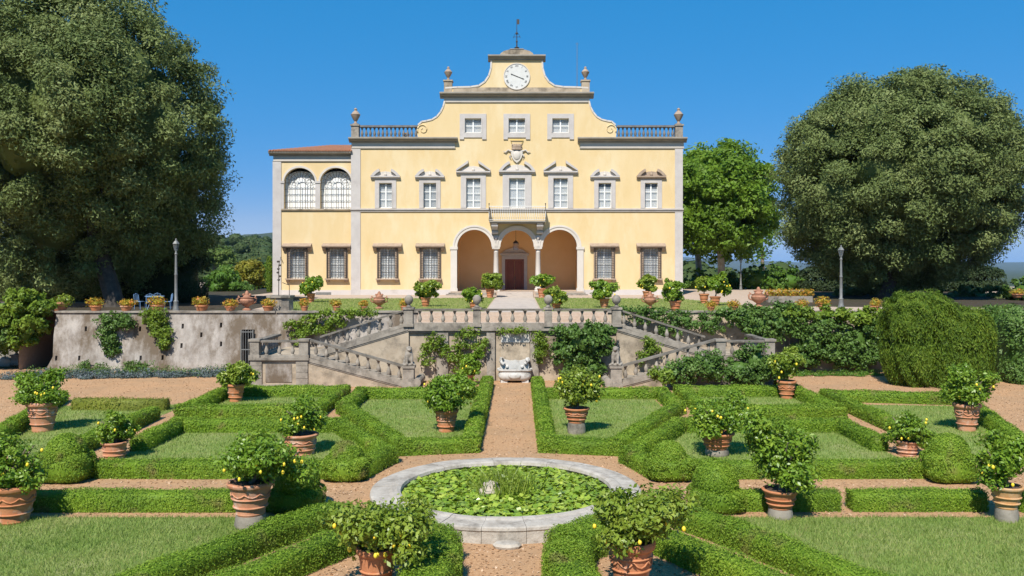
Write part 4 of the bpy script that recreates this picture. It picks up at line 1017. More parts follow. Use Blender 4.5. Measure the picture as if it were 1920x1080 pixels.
side = {-1: 'left', 1: 'right'}
for s in (-1, 1):
    S = side[s]; f = lambda pts: [(s*a, b) for a, b in pts]
    def shp(k): return [f(l) for l in k]
    # bed beside the central path
    hedge('box hedge framing the lawn bed just %s of the central path' % S, shp([[(1.15, 39.2), (1.15, 25.4), (3.1, 25.0), (6.25, 32.0), (6.25, 35.6), (1.5, 35.6)]]))
    lawn('lawn', f([(1.4, 25.6), (3.0, 25.4), (5.9, 32.1), (5.9, 35.3), (1.4, 35.3)]))
    # rear bed in front of the stair block
    hedge('box hedge framing the rear bed in front of the %s stair block' % S, shp([[(7.15, 31.4), (7.15, 36.2), (11.4, 36.2)], [(12.1, 38.4), (11.95, 31.2), (7.15, 31.2)]]))
    lawn('lawn', f([(7.3, 31.4), (11.8, 31.4), (11.8, 36.0), (7.3, 36.0)]))
    # middle bed beside the pond
    hedge('box hedge framing the wide lawn bed %s of the pond' % S, shp([[(10.6, 22.35), (3.85, 22.25), (3.4, 23.9), (5.65, 28.45), (11.05, 28.45), (11.05, 25.6)]]), w=.5)
    lawn('lawn', f([(3.7, 22.5), (11.2, 22.5), (11.2, 28.3), (5.7, 28.3), (3.7, 24.0)]))
    # front row
    # outer bed
    if s > 0:
        hedge('box hedge framing the outermost right lawn bed', shp([[(12.95, 35.0), (12.75, 24.6)], [(12.95, 35.0), (17.6, 34.1)], [(18.5, 35.5), (15.0, 24.6)]]))
    else:
        hedge('box hedge framing the outermost left lawn bed', shp([[(12.9, 30.6), (12.6, 23.4)], [(18.3, 34.6), (15.4, 24.6)]]))
        hedge('yellowing partly bare box hedge at the back of the left outer bed', shp([[(16.6, 32.9), (13.4, 32.7)]]), m=L_BOY, dens=900)
    lawn('lawn', f([(12.9, 24.7), (15.1, 24.7), (17.8, 33.6), (12.9, 34)]))
    lawn('front_lawn', f([(4.2, 18.7), (26, 18.7), (26, 11), (7.6, 11), (4.2, 17.6)]), h=.07, dens=900)
    # foreground diagonals
    hedge('upper of two slanting box hedges in the %s foreground' % S, shp([[(3.75, 18.1), (4.5, 17.0), (6.7, 12.9)]]), w=.56, h=.46)
    hedge('lower of two slanting box hedges in the %s foreground' % S, shp([[(3.15, 16.3), (5.6, 12.2)]]), w=.56, h=.46)
    hedge('rounded box hedge curving along the front path on the %s' % S, shp([[(1.95, 16.9), (1.3, 16.0), (1.15, 14.9), (1.35, 12.6)]]), w=.8, h=.56)
    topiary('box block with a ball at the outer end of the %s middle bed' % S, (s*11.35, 21.95), (.66, .55), .78, (.5, .72))
    topiary('rounded box mound by the pond where the %s front row begins' % S, (s*4.75, 19.35), (.62, .6), .55, (.52, .62))
    topiary('rounded box end block facing the pond on the %s' % S, (s*4.2, 22.2), (.62, .62), .62, (.46, .52))
hedge('long front row box hedge on the left behind the front lawn', [[(-11.2, 19.3), (-5.3, 19.3)]], w=.48, h=.45)
hedge('short front row box hedge right of centre beside the tall round bush', [[(5.3, 19.35), (7.3, 19.35)]], w=.48, h=.45)
hedge('long front row box hedge on the right behind the front lawn', [[(8.0, 19.35), (10.6, 19.35)]], w=.48, h=.45)
hedge('short box hedge at the right end of the front row by the frame edge', [[(11.75, 19.3), (13.6, 19.3)]], w=.48, h=.45)

# grass blades over all lawns: one mass
F = Foliage(77)
for pts, z, h, dens in LAWNS:
    A = np.array([(p[0], p[1]) for p in pts]); mn, mx = A.min(0), A.max(0); n = int(dens*np.prod(mx-mn))
    dist = max(16, (mn[1]+mx[1])/2); kk = min(2.2, max(1, dist/18)); n = int(n/kk**1.2); 
    q = F.rng.uniform(mn, mx, (n, 2)); ins = np.zeros(n, bool); j = len(A)-1
    for i in range(len(A)):
        c = ((A[i, 1] > q[:, 1]) != (A[j, 1] > q[:, 1])) & (q[:, 0] < (A[j, 0]-A[i, 0])*(q[:, 1]-A[i, 1])/(A[j, 1]-A[i, 1]+1e-12)+A[i, 0]); ins ^= c; j = i
    q = q[ins]
    if z < 1: q = q[np.abs(q[:, 0]-CX) < q[:, 1]*.63+.5]
    F.blades(np.concatenate([q, np.full((len(q), 1), z)], 1), h, .014*kk)
tag(F.obj('grass', L_GRS), 'short green grass growing on the lawns', 'grass', None, 'stuff')

# loose chips and fallen leaves on the gravel: one mass
L_CHP = leafmat('gravel_chips', (.18, .095, .05), (.42, .25, .14), (.62, .45, .31), 0, .9, .1, 3)
F = Foliage(78, True); n = 46000; yy = 11+33*F.rng.random(n)**1.4; xx = CX+F.rng.uniform(-.63, .63, n)*yy
ins = np.zeros(n, bool)
for pts, z, h, dens in LAWNS:
    A = np.array([(p[0], p[1]) for p in pts]); one = np.zeros(n, bool); j = len(A)-1
    for i in range(len(A)):
        one ^= ((A[i, 1] > yy) != (A[j, 1] > yy)) & (xx < (A[j, 0]-A[i, 0])*(yy-A[i, 1])/(A[j, 1]-A[i, 1]+1e-12)+A[i, 0]); j = i
    ins |= one
keep = (~ins) & ((xx-PC.x)**2+(yy-PC.y)**2 > (RO+.05)**2) & (yy < 44.5); xx, yy = xx[keep], yy[keep]; n = len(xx)
F.leaves(np.stack([xx, yy, np.full(n, .012)], 1), np.tile([0, 0, 1.], (n, 1)), .05, .9, .35)
tag(F.obj('loose_gravel', L_CHP), 'loose chips and fallen leaves on the gravel paths', 'gravel', None, 'stuff')

# ------------------------------------------------------------------ lemon trees in terracotta pots
PN = [0]
def potted(label, px, yb, rim, ytop, tree, z=0.0, m=None, style='n', stone=0, lemons=12, leaf=None, band=2, squat=1.0):
    """pot: centre column, foot row, rim width, rim row; tree = (x0, x1, y0, y1) of the crown; all photo pixels at the pot's own distance"""
    PN[0] += 1; rng = random.Random(PN[0]*7); g = G(px, yb, z); d = g.y; k = d/FPX
    e = empty('potted_lemon_tree', g, rng.uniform(0, 6.28)); tag(e, label, 'potted tree', 'lemon trees in terracotta pots')
    h = (yb-ytop)*k*1.02; R1 = rim*k/2; z0 = 0
    if stone:
        z0 = stone*k; obj('stone_base', MB().lathe([(R1*.66, 0), (R1*.70, z0*.3), (R1*.64, z0)], 12), STN, e, 40); h -= z0
    rb_ = R1*(.60 if style != 'squat' else .74); m = m or TER
    prof = [(rb_, z0), (rb_*1.06, z0+h*.05), (rb_*1.02, z0+h*.09), (rb_+(R1*.93-rb_)*.45, z0+h*.45), (R1*.88, z0+h*.84), (R1*.96, z0+h*.86), (R1, z0+h*.90), (R1*1.01, z0+h*.96), (R1*.96, z0+h), (R1*.86, z0+h), (R1*.84, z0+h*.9)]
    pot = obj('pot', MB().lathe(prof, 28), m, e, 40)
    for q in range(band):
        t = (.26, .52, .74)[q]; rr = rb_+(R1*.90-rb_)*t+.012; obj('pot_band', MB().lathe([(rr-.02, -.02), (rr+.02, -.012), (rr+.025, 0), (rr+.02, .014), (rr-.02, .02)], 28, (0, 0, z0+h*t)), m, pot, True)
    if R1 > .4:
        sw = MB()
        for q in range(8):
            a0 = q*math.pi/4
            sw.tube([((rb_+(R1*.9-rb_)*(.70-.10*math.sin(math.pi*t/4))+.02)*math.cos(a0+t*math.pi/16), (rb_+(R1*.9-rb_)*(.70-.10*math.sin(math.pi*t/4))+.02)*math.sin(a0+t*math.pi/16), z0+h*(.70-.10*math.sin(math.pi*t/4))) for t in range(5)], .016, 5)
        tag(obj('garland_relief', sw, m, pot, True), kind='stuff')
    obj('soil', MB().lathe([(R1*.84, z0+h*.86), (R1*.84, z0+h*.92), (.02, z0+h*.94)], 16), SOI, e)
    x0, x1, y0, y1 = tree; cxp = (x0+x1)/2
    zc = CZ-((y0+y1)/2-HZ)*k-z; rx = (x1-x0)/2*k; rz = (y1-y0)/2*k; ox = (cxp-px)*k; ry = rx*.88
    e.rotation_euler = (0, 0, 0)
    top = z0+h*.9; tr = MB(); cb = zc-rz*.45
    tr.tube([(0, 0, top), (ox*.2+.02, .02, top+(cb-top)*.5), (ox*.5, 0, max(cb, top+.12))], [R1*.13, R1*.11, R1*.08], 7)
    for q in range(5):
        a = q*1.26+rng.random(); tr.tube([(ox*.4, 0, top+(max(cb, top+.12)-top)*.8), (ox+rx*.35*math.cos(a), ry*.35*math.sin(a), zc-rz*.1), (ox+rx*.65*math.cos(a), ry*.65*math.sin(a), zc+rz*.35)], [R1*.07, R1*.05, .012], 5)
    obj('trunk', tr, BRK, e)
    F = Foliage(500+PN[0]); lumps = []
    nl = 7 if style != 'round' else 5
    lumps.append(((ox+rng.uniform(-.15, .15)*rx, 0, zc), (rx*rng.uniform(.5, .66), ry*.62, rz*rng.uniform(.56, .72))))
    for q in range(nl):
        a = q*2*math.pi/nl+rng.uniform(-.5, .5); t = rng.uniform(-.6, .62); w_ = rng.uniform(.30, .55)*(1.15 if style == 'round' else 1)
        lumps.append(((ox+rx*(1-w_)*.95*math.cos(a), ry*(1-w_)*.95*math.sin(a), zc+rz*(1-w_)*1.1*t*1.7), (rx*w_, ry*w_, rz*w_)))
    lsz = .105*max(.95, d/26) if rx > .4 else .11
    nclump = int((90 if style == 'round' else 60)*(1+rx)); per = max(26, int(40*(rx/.8)**.5))
    if z > 1: nclump = int(nclump*.62)
    F.crown(lumps, nclump*2, per, max(.13, rx*.22), lsz, (.45, 1.06), .42 if style == 'round' else (.22 if z < 1 else .1), .5, .9, .8, .3)
    F.obj('foliage', leaf or L_LEM, e)
    if lemons:
        lm = MB()
        for q in range(int(lemons*.75)):
            a = rng.uniform(math.pi*.9, math.pi*2.1); t = rng.uniform(-.75, .35); c_ = math.sqrt(1-t*t)*rng.uniform(.7, .97)
            lm.ell((ox+rx*c_*math.cos(a), ry*c_*math.sin(a), zc+rz*t), (.034*min(1.4, max(1, d/26)),)*2+(.045*min(1.4, max(1, d/26)),), 8, 6)
        tag(obj('lemons', lm, LMN, e, True), kind='stuff')
    return e
P_ = potted
P_('lemon tree in a tall banded pot standing in the left outer bed', 80, 808, 58, 753, (28, 122, 693, 758), m=TEP, band=3, lemons=9)
P_('lemon tree in a low swagged pot beside the left box block', 215, 860, 48, 828, (178, 257, 768, 832), style='squat', m=TEP, lemons=8)
P_('lemon tree in a big banded pot at the left frame edge', 26, 978, 86, 908, (-40, 82, 803, 915), lemons=9)
P_('leaning lemon tree in a garlanded pot on a stone drum, front left', 470, 987, 86, 903, (412, 592, 818, 908), m=TEP, stone=24, lemons=16)
P_('lemon tree in a garlanded pot in the left middle lawn bed', 564, 851, 66, 813, (522, 612, 748, 812), m=TEP, style='squat', lemons=14)
P_('pale lemon tree in a banded pot beside the left stair block', 442, 753, 35, 720, (412, 482, 676, 722), leaf=L_LEY, lemons=10)
P_('tall lemon tree in a pot just left of the central path', 837, 809, 46, 768, (790, 894, 690, 776), lemons=14, style='round')
P_('wide lemon tree in a smooth pot in the left foreground', 707, 1112, 78, 1025, (608, 822, 932, 1036), lemons=22, leaf=L_LEY)
P_('bushy lemon tree in a banded pot in the right foreground', 1183, 1118, 92, 1013, (1108, 1308, 922, 1032), lemons=10, leaf=L_LEY, m=TER, band=3)
P_('tall lemon tree in a pot on a drum just right of the central path', 1081, 812, 50, 765, (1044, 1130, 672, 770), lemons=18, stone=20, style='round', leaf=L_LEY)
P_('round lemon tree with fruit in the right middle lawn bed', 1344, 853, 66, 811, (1282, 1410, 738, 815), lemons=20, stone=12)
P_('tall dense fruitless citrus bush in a pot on a tilted stone base', 1463, 970, 68, 917, (1392, 1532, 772, 925), style='round', lemons=0, stone=18)
P_('lemon tree in a pot beside the right stair block', 1475, 747, 36, 714, (1442, 1506, 655, 716), leaf=L_LEY, lemons=8)
P_('small lemon tree in a plain pinkish pot beside the right box block', 1701, 853, 42, 826, (1660, 1745, 762, 830), m=TEP, lemons=8, style='squat')
P_('lemon tree in a tall ribbed pot in the right outer bed', 1813, 807, 50, 757, (1764, 1862, 682, 758), m=TEP, band=3, lemons=12)
P_('lemon tree in a yellowish pot on a stone block at the right edge', 1887, 976, 60, 911, (1832, 1938, 812, 915), m=TEY, stone=24, lemons=8)
P_('small lemon tree in a pot left of the wall fountain', 879, 722, 24, 702, (862, 908, 655, 706), lemons=6)
# on the terrace
tl = [('lemon tree in a pot in front of the wing windows', 583, 567, 17, 550, (563, 606, 518, 550)), ('lemon tree in a pot at the head of the left stair flight', 798, 575, 19, 558, (777, 824, 525, 560)),
      ('lemon tree in a pot on the terrace left of the entrance path', 889, 579, 20, 567, (866, 906, 538, 570)), ('lemon tree in a pot at the left porch column', 919, 558, 18, 541, (899, 943, 512, 541)),
      ('lemon tree in a pot at the right porch column', 1016, 558, 18, 541, (996, 1040, 510, 541)), ('lemon tree in a pot on the terrace right of the entrance path', 1043, 579, 20, 568, (1022, 1064, 538, 570)),
      ('lemon tree in a pot at the head of the right stair flight', 1133, 577, 20, 560, (1108, 1160, 527, 561)), ('lemon tree in a pot under the rightmost ground window', 1213, 562, 17, 546, (1196, 1232, 515, 546)),
      ('open branched lemon tree in a pot at the right corner of the villa', 1266, 583, 24, 564, (1240, 1284, 518, 566)), ('left of two lemon trees in pots on the pale gravel', 1320, 569, 19, 551, (1302, 1334, 514, 552)),
      ('right of two lemon trees in pots on the pale gravel', 1341, 573, 21, 556, (1326, 1370, 514, 555))]
for i, a in enumerate(tl): P_(*a, z=T, lemons=8 if i != 8 else 2, leaf=L_LEY if i % 2 else L_LEM)

# ------------------------------------------------------------------ terracotta vases, flowerpots, well, lamps, table
TEV = mat('ornate_terracotta', (.34, .15, .085), (.46, .24, .155), 9, .88, .3, 30, (.24, .12, .08), 4, (.5, .7), spec=.2)
def vase(px, yb, yt, z, label):
    g = G(px, yb, z); h = (yb-yt)*g.y/FPX; e = empty('terracotta_vase', g); tag(e, label, 'vase', 'ornate terracotta vases on the terrace'); r = h*.36
    obj('body', MB().lathe([(r*.6, 0), (r*.62, h*.06), (r*.3, h*.12), (r*.28, h*.2), (r*.6, h*.26), (r*.95, h*.42), (r, h*.52), (r*.85, h*.6), (r*.95, h*.64), (r*.7, h*.66)], 20), TEV, e, 40)
    for s in (-1, 1): obj('handle', MB().tube([(s*r*.7, 0, h*.34), (s*r*1.25, 0, h*.42), (s*r*1.35, 0, h*.6), (s*r*1.0, 0, h*.66), (s*r*1.25, 0, h*.72)], h*.045, 6), TEV, e, True)
    mb = MB(); mb.lathe([(r*.6, h*.66), (r*.5, h*.74), (r*.25, h*.8), (r*.3, h*.88), (r*.1, h)], 12)
    for s in (-1, 1): mb.ell((s*r*.45, 0, h*.8), (r*.22, r*.2, h*.06), 8, 6)
    obj('fruit_finial', mb, TEV, e, True)
vase(463, 582, 545, T, 'ornate lidded terracotta vase beside the stone well'); vase(711, 579, 546, T, 'handled terracotta vase on the lawn in front of the villa')
vase(1219, 578, 546, T, 'terracotta vase in front of the rightmost ground window'); vase(1422, 576, 538, T, 'big ornate terracotta vase on the gravel by the right oak')
FPN = [0]
def flowerpot(px, y, label, Y=None, z=T+.07, w=22):
    FPN[0] += 1; Y = Y or 45.45; e = empty('flowerpot', (PX(px, Y), Y, z)); tag(e, label, 'flowerpot', 'flowerpots along the terrace edge'); k = Y/FPX; r = w*k/2; e.scale = (random.Random(FPN[0]*5).uniform(.78, 1.2),)*3
    obj('pot', MB().lathe([(r*.66, 0), (r*.92, .2), (r, .21), (r, .27), (r*.85, .27)], 14), TER, e, 40)
    F = Foliage(800+FPN[0]); sd = random.Random(FPN[0]); F.core((0, 0, .36), (r*.7, r*.7, .12), 8, 6); F.shell((sd.uniform(-.08, .08), 0, .42), (r*sd.uniform(1.2, 1.6), r*1.2, sd.uniform(.2, .3)), 330, .11, .6, lump=.2); F.obj('flowers', L_FLO, e)
wl = ['near the left end of the wall', 'second from the left wall end', 'in front of the blue table', 'between lamp post and terracotta vase', 'just left of the terracotta vase', 'in front of the stone well']
for px, l in zip((180, 237, 296, 378, 432, 503), wl): flowerpot(px, 580, 'orange flowers in a pot on the wall coping '+l)
for px, l in zip((571, 631, 682, 758), ('just right of the well', 'above the climbing vine', 'left of the handled vase', 'beside the left stair rail')): flowerpot(px, 578, 'small reddish flowers in a pot on the coping '+l, w=15)
for px, l in zip((1333, 1376, 1505, 1545, 1640), ('right of the paired lemon pots', 'left of the big vase', 'beside the right lamp post, left side', 'above the right climbers', 'by the clipped conifer block')): flowerpot(px, 578, 'orange flowers in a pot on the right coping '+l, w=19)
e = empty('flowerpot', (PX(112, 46.3), 46.3, T)); tag(e, 'big bowl shaped terracotta pot at the left end of the wall', 'flowerpot')
obj('pot', MB().lathe([(.28, 0), (.45, .35), (.52, .42), (.52, .5), (.44, .5)], 16), TEP, e, 40); F = Foliage(850); F.shell((.3, -.2, .6), (.6, .4, .35), 300, .14, .6); F.obj('leaves', L_LEY, e)

WE = empty('stone_well', G(526, 583, T)); tag(WE, 'round grey stone well with flat rim in front of the wing', 'well'); k = WE.location.y/FPX; r = 25*k
obj('drum', MB().lathe([(r, 0), (r*.97, .1), (r*.95, .72)], 10), STN, WE, 20); obj('rim', MB().lathe([(r*.95, .72), (r*1.08, .74), (r*1.08, .86), (r*.7, .86), (r*.66, .6)], 10), STN, WE, 20); obj('well_shaft', MB().lathe([(r*.66, .7), (.02, .72)], 10), DRK, WE)
fr = MB()
fr.tube([(-.1, 0, .8), (-.1, 0, 2.5), (.02, 0, 2.95), (.15, 0, 2.6)], .025, 5); fr.tube([(.48, 0, .8), (.48, 0, 1.4), (.1, 0, 1.55)], .02, 5)
for q in range(6): fr.ell((-.1+.06*math.sin(q*2), 0, 1.7+q*.2), (.08, .05, .06), 6, 5)
obj('iron_frame', fr, IRN, WE)

def lamp(px, yb, yt, label, Y=None):
    g = G(px, yb, T) if Y is None else Vector((PX(px, Y), Y, T)); h = (CZ-(yt-HZ)*g.y/FPX)-T; e = empty('street_lamp', g); tag(e, label, 'lamp post', 'iron lamp posts on the terrace')
    obj('post', MB().lathe([(.17, 0), (.19, .1), (.14, .2), (.12, .5), (.14, .55), (.085, .62), (.075, h*.5), (.095, h*.51), (.07, h*.53), (.055, h*.78), (.09, h*.79), (.05, h*.81), (.045, h*.84)], 12), IRG, e, 40)
    lz = h*.84; ln = obj('lantern', MB().lathe([(.07, lz), (.155, lz+.32), (.16, lz+.34)], 6), GLS, e)
    cp = MB().lathe([(.18, lz+.34), (.19, lz+.37), (.1, lz+.5), (.05, lz+.54), (.04, lz+.62), (.01, lz+.66)], 6); obj('lantern_cap', cp, IRG, e)
    rb = MB()
    for q in range(6):
        a = q*math.pi/3; rb.tube([(.08*math.cos(a), .08*math.sin(a), lz), (.158*math.cos(a), .158*math.sin(a), lz+.34)], .012, 4)
    tag(obj('lantern_frame', rb, IRG, e), kind='stuff')
lamp(330, 584, 448, 'grey iron lamp post on the terrace under the left oak'); lamp(1577, 578, 462, 'grey iron lamp post in front of the right oak'); lamp(1389, 0, 484, 'thin dark lamp post far behind beside the plane trees', Y=88)

TB = empty('garden_table', (PX(290, 48.6), 48.6, T)); tag(TB, 'pale blue metal garden table on the terrace below the left oak', 'table')
obj('table_top', MB().lathe([(.52, .72), (.53, .735), (.52, .75)], 20), BLU, TB)
for q in range(4):
    a = q*math.pi/2+.7; obj('leg', MB().tube([(.4*math.cos(a), .4*math.sin(a), 0), (.25*math.cos(a), .25*math.sin(a), .4), (.38*math.cos(a), .38*math.sin(a), .72)], .018, 5), BLU, TB)
for px, rz, l in ((262, 1.3, 'left of the garden table'), (314, -1.4, 'right of the garden table'), (281, .4, 'in front of the garden table'), (300, 3.0, 'behind the garden table')):
    Y_ = {281: 47.7, 300: 49.6}.get(px, 48.4)
    e = empty('garden_chair', (PX(px, Y_), Y_, T), rz); tag(e, 'pale blue metal garden chair '+l, 'chair', 'blue garden chairs')
    obj('seat', MB().box(-.2, .2, -.2, .2, .43, .455), BLU, e)
    for a in (-1, 1):
        for b in (-1, 1): obj('leg', MB().tube([(a*.2, b*.2, 0), (a*.18, b*.18, .44)], .014, 5), BLU, e)
    bk_ = MB(); bk_.tube([(-.19, .2, .44), (-.19, .26, .84), (0, .28, .9), (.19, .26, .84), (.19, .2, .44)], .014, 5)
    for q in (-.1, 0, .1): bk_.tube([(q, .2, .45), (q, .27, .87)], .01, 4)
    obj('backrest', bk_, BLU, e)
LN = empty('hanging_lantern', (fx(967), FY+1.6, fz(469))); tag(LN, 'iron lantern hanging in the middle arch of the porch', 'lantern')
obj('lantern_body', MB().lathe([(.18, 0), (.26, .05), (.26, .62), (.2, .66)], 6), GLS, LN)
mb = MB(); mb.lathe([(.28, .62), (.2, .74), (.08, .84), (.03, .9)], 6); mb.tube([(0, 0, .85), (0, 0, fz(424)-fz(469))], .015, 4); obj('lantern_cap', mb, IRN, LN)
for px, l in ((880, 'left'), (1060, 'right')):
    Y_ = FY+5.8; e = empty('bench', (PX(px, Y_), Y_, zf)); tag(e, 'long dark wooden bench against the back wall of the %s porch bay' % l, 'bench', 'porch benches')
    obj('seat', MB().box(-1.0, 1.0, -.2, .2, .42, .48), WOD, e); obj('backrest', MB().box(-1.0, 1.0, .17, .22, .5, .85), WOD, e)
    for s in (-.9, .9): obj('leg', MB().box(s-.05, s+.05, -.18, .2, 0, .42), WOD, e)
# low planter wall with flowers on the right of the terrace
e = empty('stone_planter', (PX(1480, 58), 58, T)); tag(e, 'low stone planter wall with mixed flowers beside the right oak', 'planter')
obj('planter_wall', MB().box(-1.5, 1.5, -.25, .25, 0, .42), STN, e); F = Foliage(860)
for q in range(9): F.shell((-1.4+q*.35, 0, .62), (.34, .3, .32), 150, .13, .6)
F.obj('flowers', L_FLO, e)

# ------------------------------------------------------------------ climbers and shrubs on the walls
CN = [0]
def climber(label, lumps, Y, m, size=.13, dens=1.0, name='climbing_plant', cat='climber', depth=.3, group=None, stem=True, core=.6):
    CN[0] += 1; F = Foliage(900+CN[0]); k = Y/FPX; L = []
    base = Vector((PX(lumps[0][0], Y), Y, 0)); e = empty(name, base); tag(e, label, cat, group)
    for l in lumps:
        px, py, rx, rz = l[:4]; dp = l[4] if len(l) > 4 else depth
        L.append(((PX(px, Y)-base.x, -dp*.4, PZ(py, Y)), (rx*k, dp, rz*k)))
    n = sum(r[0]*r[2] for c, r in L)
    F.crown(L, int(80*n*dens)+16, 44, .22, size, (.5, 1.08), core*.75, .62, .9, .8, .2)
    F.obj('foliage', m, e)
    if stem:
        s_ = MB()
        for l in lumps[:3]: s_.tube([(0, .1, max(0, L[0][0][2]-2.2)), (.1, .05, L[0][0][2]-.5), (PX(l[0], Y)-base.x, .05, PZ(l[1], Y))], [.05, .04, .02], 5)
        obj('stem', s_, BRK, e)
    return e
climber('climber hanging down the left wall below the second flowerpot', [(215, 602, 32, 14), (205, 625, 18, 25), (213, 650, 14, 18), (240, 603, 14, 10)], 44.95, L_VIN, .12, 1.3, stem=False, core=.4)
climber('climber hanging down the left wall below the blue table', [(298, 603, 26, 12), (300, 620, 20, 20), (310, 640, 12, 12), (290, 588, 24, 8)], 44.95, L_VIY, .12, 1.3, stem=False, core=.4)
climber('yellow green vine over the wall top above the left stair flight', [(560, 620, 26, 24), (590, 608, 26, 20), (620, 600, 30, 18), (640, 588, 46, 6), (680, 585, 24, 5)], 44.8, L_VIY, .13, .8, core=.25)
climber('thin dry shrub and stems at the foot of the left wall', [(195, 690, 14, 10), (160, 686, 14, 8), (260, 686, 30, 8)], 44.4, L_VIN, .1, 1, stem=False, core=.3)
climber('sparse vine with bare stems under the left half of the landing', [(815, 640, 18, 18), (850, 665, 22, 30), (895, 645, 24, 14), (880, 625, 22, 8), (800, 665, 12, 24)], 41.0, L_VIY, .12, .55, core=.2)
climber('ivy fringe hanging over the wall fountain', [(965, 619, 34, 3), (1008, 630, 12, 12), (1020, 645, 12, 14), (1010, 660, 10, 20)], 41.0, L_VIY, .1, 1.2, stem=False, core=.2)
climber('big dark green climber covering the wall right of the fountain', [(1095, 640, 55, 36, .7), (1070, 625, 36, 20, .6), (1125, 622, 30, 18, .5), (1060, 660, 26, 26, .6), (1110, 690, 24, 24, .6), (1075, 695, 20, 20, .5)], 40.7, L_VIN, .15, 1.0, core=.7)
climber('dark shrub in front of the right lower stair flight', [(1290, 690, 42, 26, .6), (1325, 680, 34, 28, .6), (1262, 700, 20, 18, .5)], 38.5, L_VIN, .13, 1.1, name='shrub', cat='shrub')
climber('bright green shrub in front of the right stair block', [(1385, 690, 40, 30, .7), (1415, 675, 34, 34, .6), (1400, 712, 30, 14, .6), (1440, 690, 24, 26, .5)], 38.3, L_VIN, .13, 1.1, name='shrub', cat='shrub')
climber('low bright plant at the foot of the right stairs', [(1245, 704, 18, 12, .4), (1230, 698, 10, 8, .3)], 38.0, L_VIY, .13, 1.3, name='shrub', cat='shrub', stem=False)
climber('trailing vine over the upper right stair rail', [(1190, 583, 40, 7), (1235, 588, 40, 9), (1280, 598, 46, 13), (1330, 606, 40, 16), (1250, 620, 30, 8), (1200, 600, 20, 8), (1360, 590, 40, 14)], 44.6, L_VIN, .13, .9, core=.5)
climber('vine hanging on the wall of the upper right flight', [(1215, 640, 10, 12), (1228, 655, 12, 10), (1205, 670, 8, 12)], 40.9, L_VIY, .11, 1, stem=False, core=.2)
rw = [(1420, 610, 46, 34, .5), (1460, 600, 40, 34, .5), (1400, 590, 36, 18, .4)]
climber('dense climber on the right wall behind the stair block', rw, 44.3, L_VIN, .15, 1.0, core=.7)
climber('pale leafed climber in the middle of the right wall', [(1520, 640, 40, 40, .5), (1500, 670, 30, 20, .5), (1540, 610, 34, 26, .5), (1560, 660, 30, 26, .5)], 44.2, L_VIN, .15, 1.0, core=.7)
climber('broad leafed climber along the top of the right wall', [(1480, 588, 50, 14, .5), (1545, 590, 46, 14, .5), (1610, 592, 46, 16, .5), (1650, 600, 30, 20, .5)], 44.3, L_VIY, .17, .9, core=.6)
climber('dark climber at the right end of the wall beside the conifer', [(1600, 640, 40, 40, .5), (1630, 660, 36, 24, .5), (1640, 620, 30, 30, .5), (1590, 670, 24, 18, .4)], 44.3, L_VIN, .15, 1.0, core=.7)
climber('sunlit bright shrub left of the wall end', [(64, 602, 34, 34, 1.0), (45, 580, 36, 34, 1.0), (88, 572, 20, 14, .8), (60, 560, 24, 18, .8), (55, 628, 26, 22, .9)], 45.5, L_VIY, .2, 1.0, name='shrub', cat='shrub', stem=False)
climber('dark green shrub mass at the left frame edge above the rocks', [(10, 610, 40, 40, 1.2), (25, 585, 34, 24, 1.0), (-30, 600, 50, 50, 1.4), (10, 636, 36, 24, 1.0)], 46.0, L_VIN, .18, 1.0, name='shrub', cat='shrub', stem=False)

# rocks, stone vase on pedestal at the left edge
def rock(px, py, r, label, z=0, Y=None, sq=(1, .8, .7)):
    g = G(px, py, z) if Y is None else Vector((PX(px, Y), Y, z)); F_ = MB(); rg_ = random.Random(int(px*3+py)); F_.ell((0, 0, r*.3), (r*sq[0], r*sq[1], r*sq[2]), 10, 7)
    F_.v = [(a*rg_.uniform(.85, 1.15), b*rg_.uniform(.85, 1.15), c*rg_.uniform(.85, 1.15)) for a, b, c in F_.v]
    o = obj('rock', F_, ROK, None, 30); o.location = g; tag(o, label, 'rock', 'rocks at the left end of the wall')
rock(50, 670, 1.0, 'big pale rock between stone vase and wall end', sq=(1.5, .8, 1.1)); rock(8, 664, .9, 'pale rock at the left frame edge', sq=(1.3, .8, 1.0)); rock(12, 684, .45, 'small dark edged rock in front of the left rocks')
e = empty('stone_vase', G(31, 684, 0)); tag(e, 'small dark stone vase on a pedestal among the left rocks', 'vase')
obj('pedestal', MB().box(-.25, .25, -.25, .25, 0, .1).box(-.2, .2, -.2, .2, .1, .5).box(-.25, .25, -.25, .25, .5, .58), STN, e)
obj('bowl', MB().lathe([(.14, .58), (.06, .68), (.1, .76), (.26, .9), (.32, .98), (.26, .98)], 14), STN, e, 40)

# planted strips at the foot of the walls
def strip(name, label, pts, h, m, n, size, seed):
    F = Foliage(seed)
    for (a, b, r) in pts:
        q = F.rng.uniform(.6, 1.35); b = b+F.rng.uniform(-.2, .2); F.core((a, b, h*.1), (r*.7, .3, h*.25*q), 8, 6); F.shell((a, b, h*.3), (r*1.15, .5, h*.7*q), n, size, .7, aspect=.3, up=.3, upt=1.5, lump=.2)
    tag(F.obj(name, m), label, 'plants', None, 'stuff')
strip('lavender_bed', 'low grey blue lavender edging the foot of the left wall', [(-24.6+i*.62, 41.6+.075*i*.62*1.5+(i % 3)*.2, .5) for i in range(18)], .42, L_LAV, 420, .14, 61)
strip('flower_border', 'low green plants along the foot of the left wall by the gate', [(-24.0+i*.6, 42.9+(i % 2)*.4, .5) for i in range(18)], .5, L_VIN, 260, .13, 62)
strip('grass_border', 'low grassy strip along the foot of the right wall', [(13.4+i*.5, 43.1+(i % 2)*.3, .45) for i in range(11)], .3, L_BRG, 220, .12, 63)

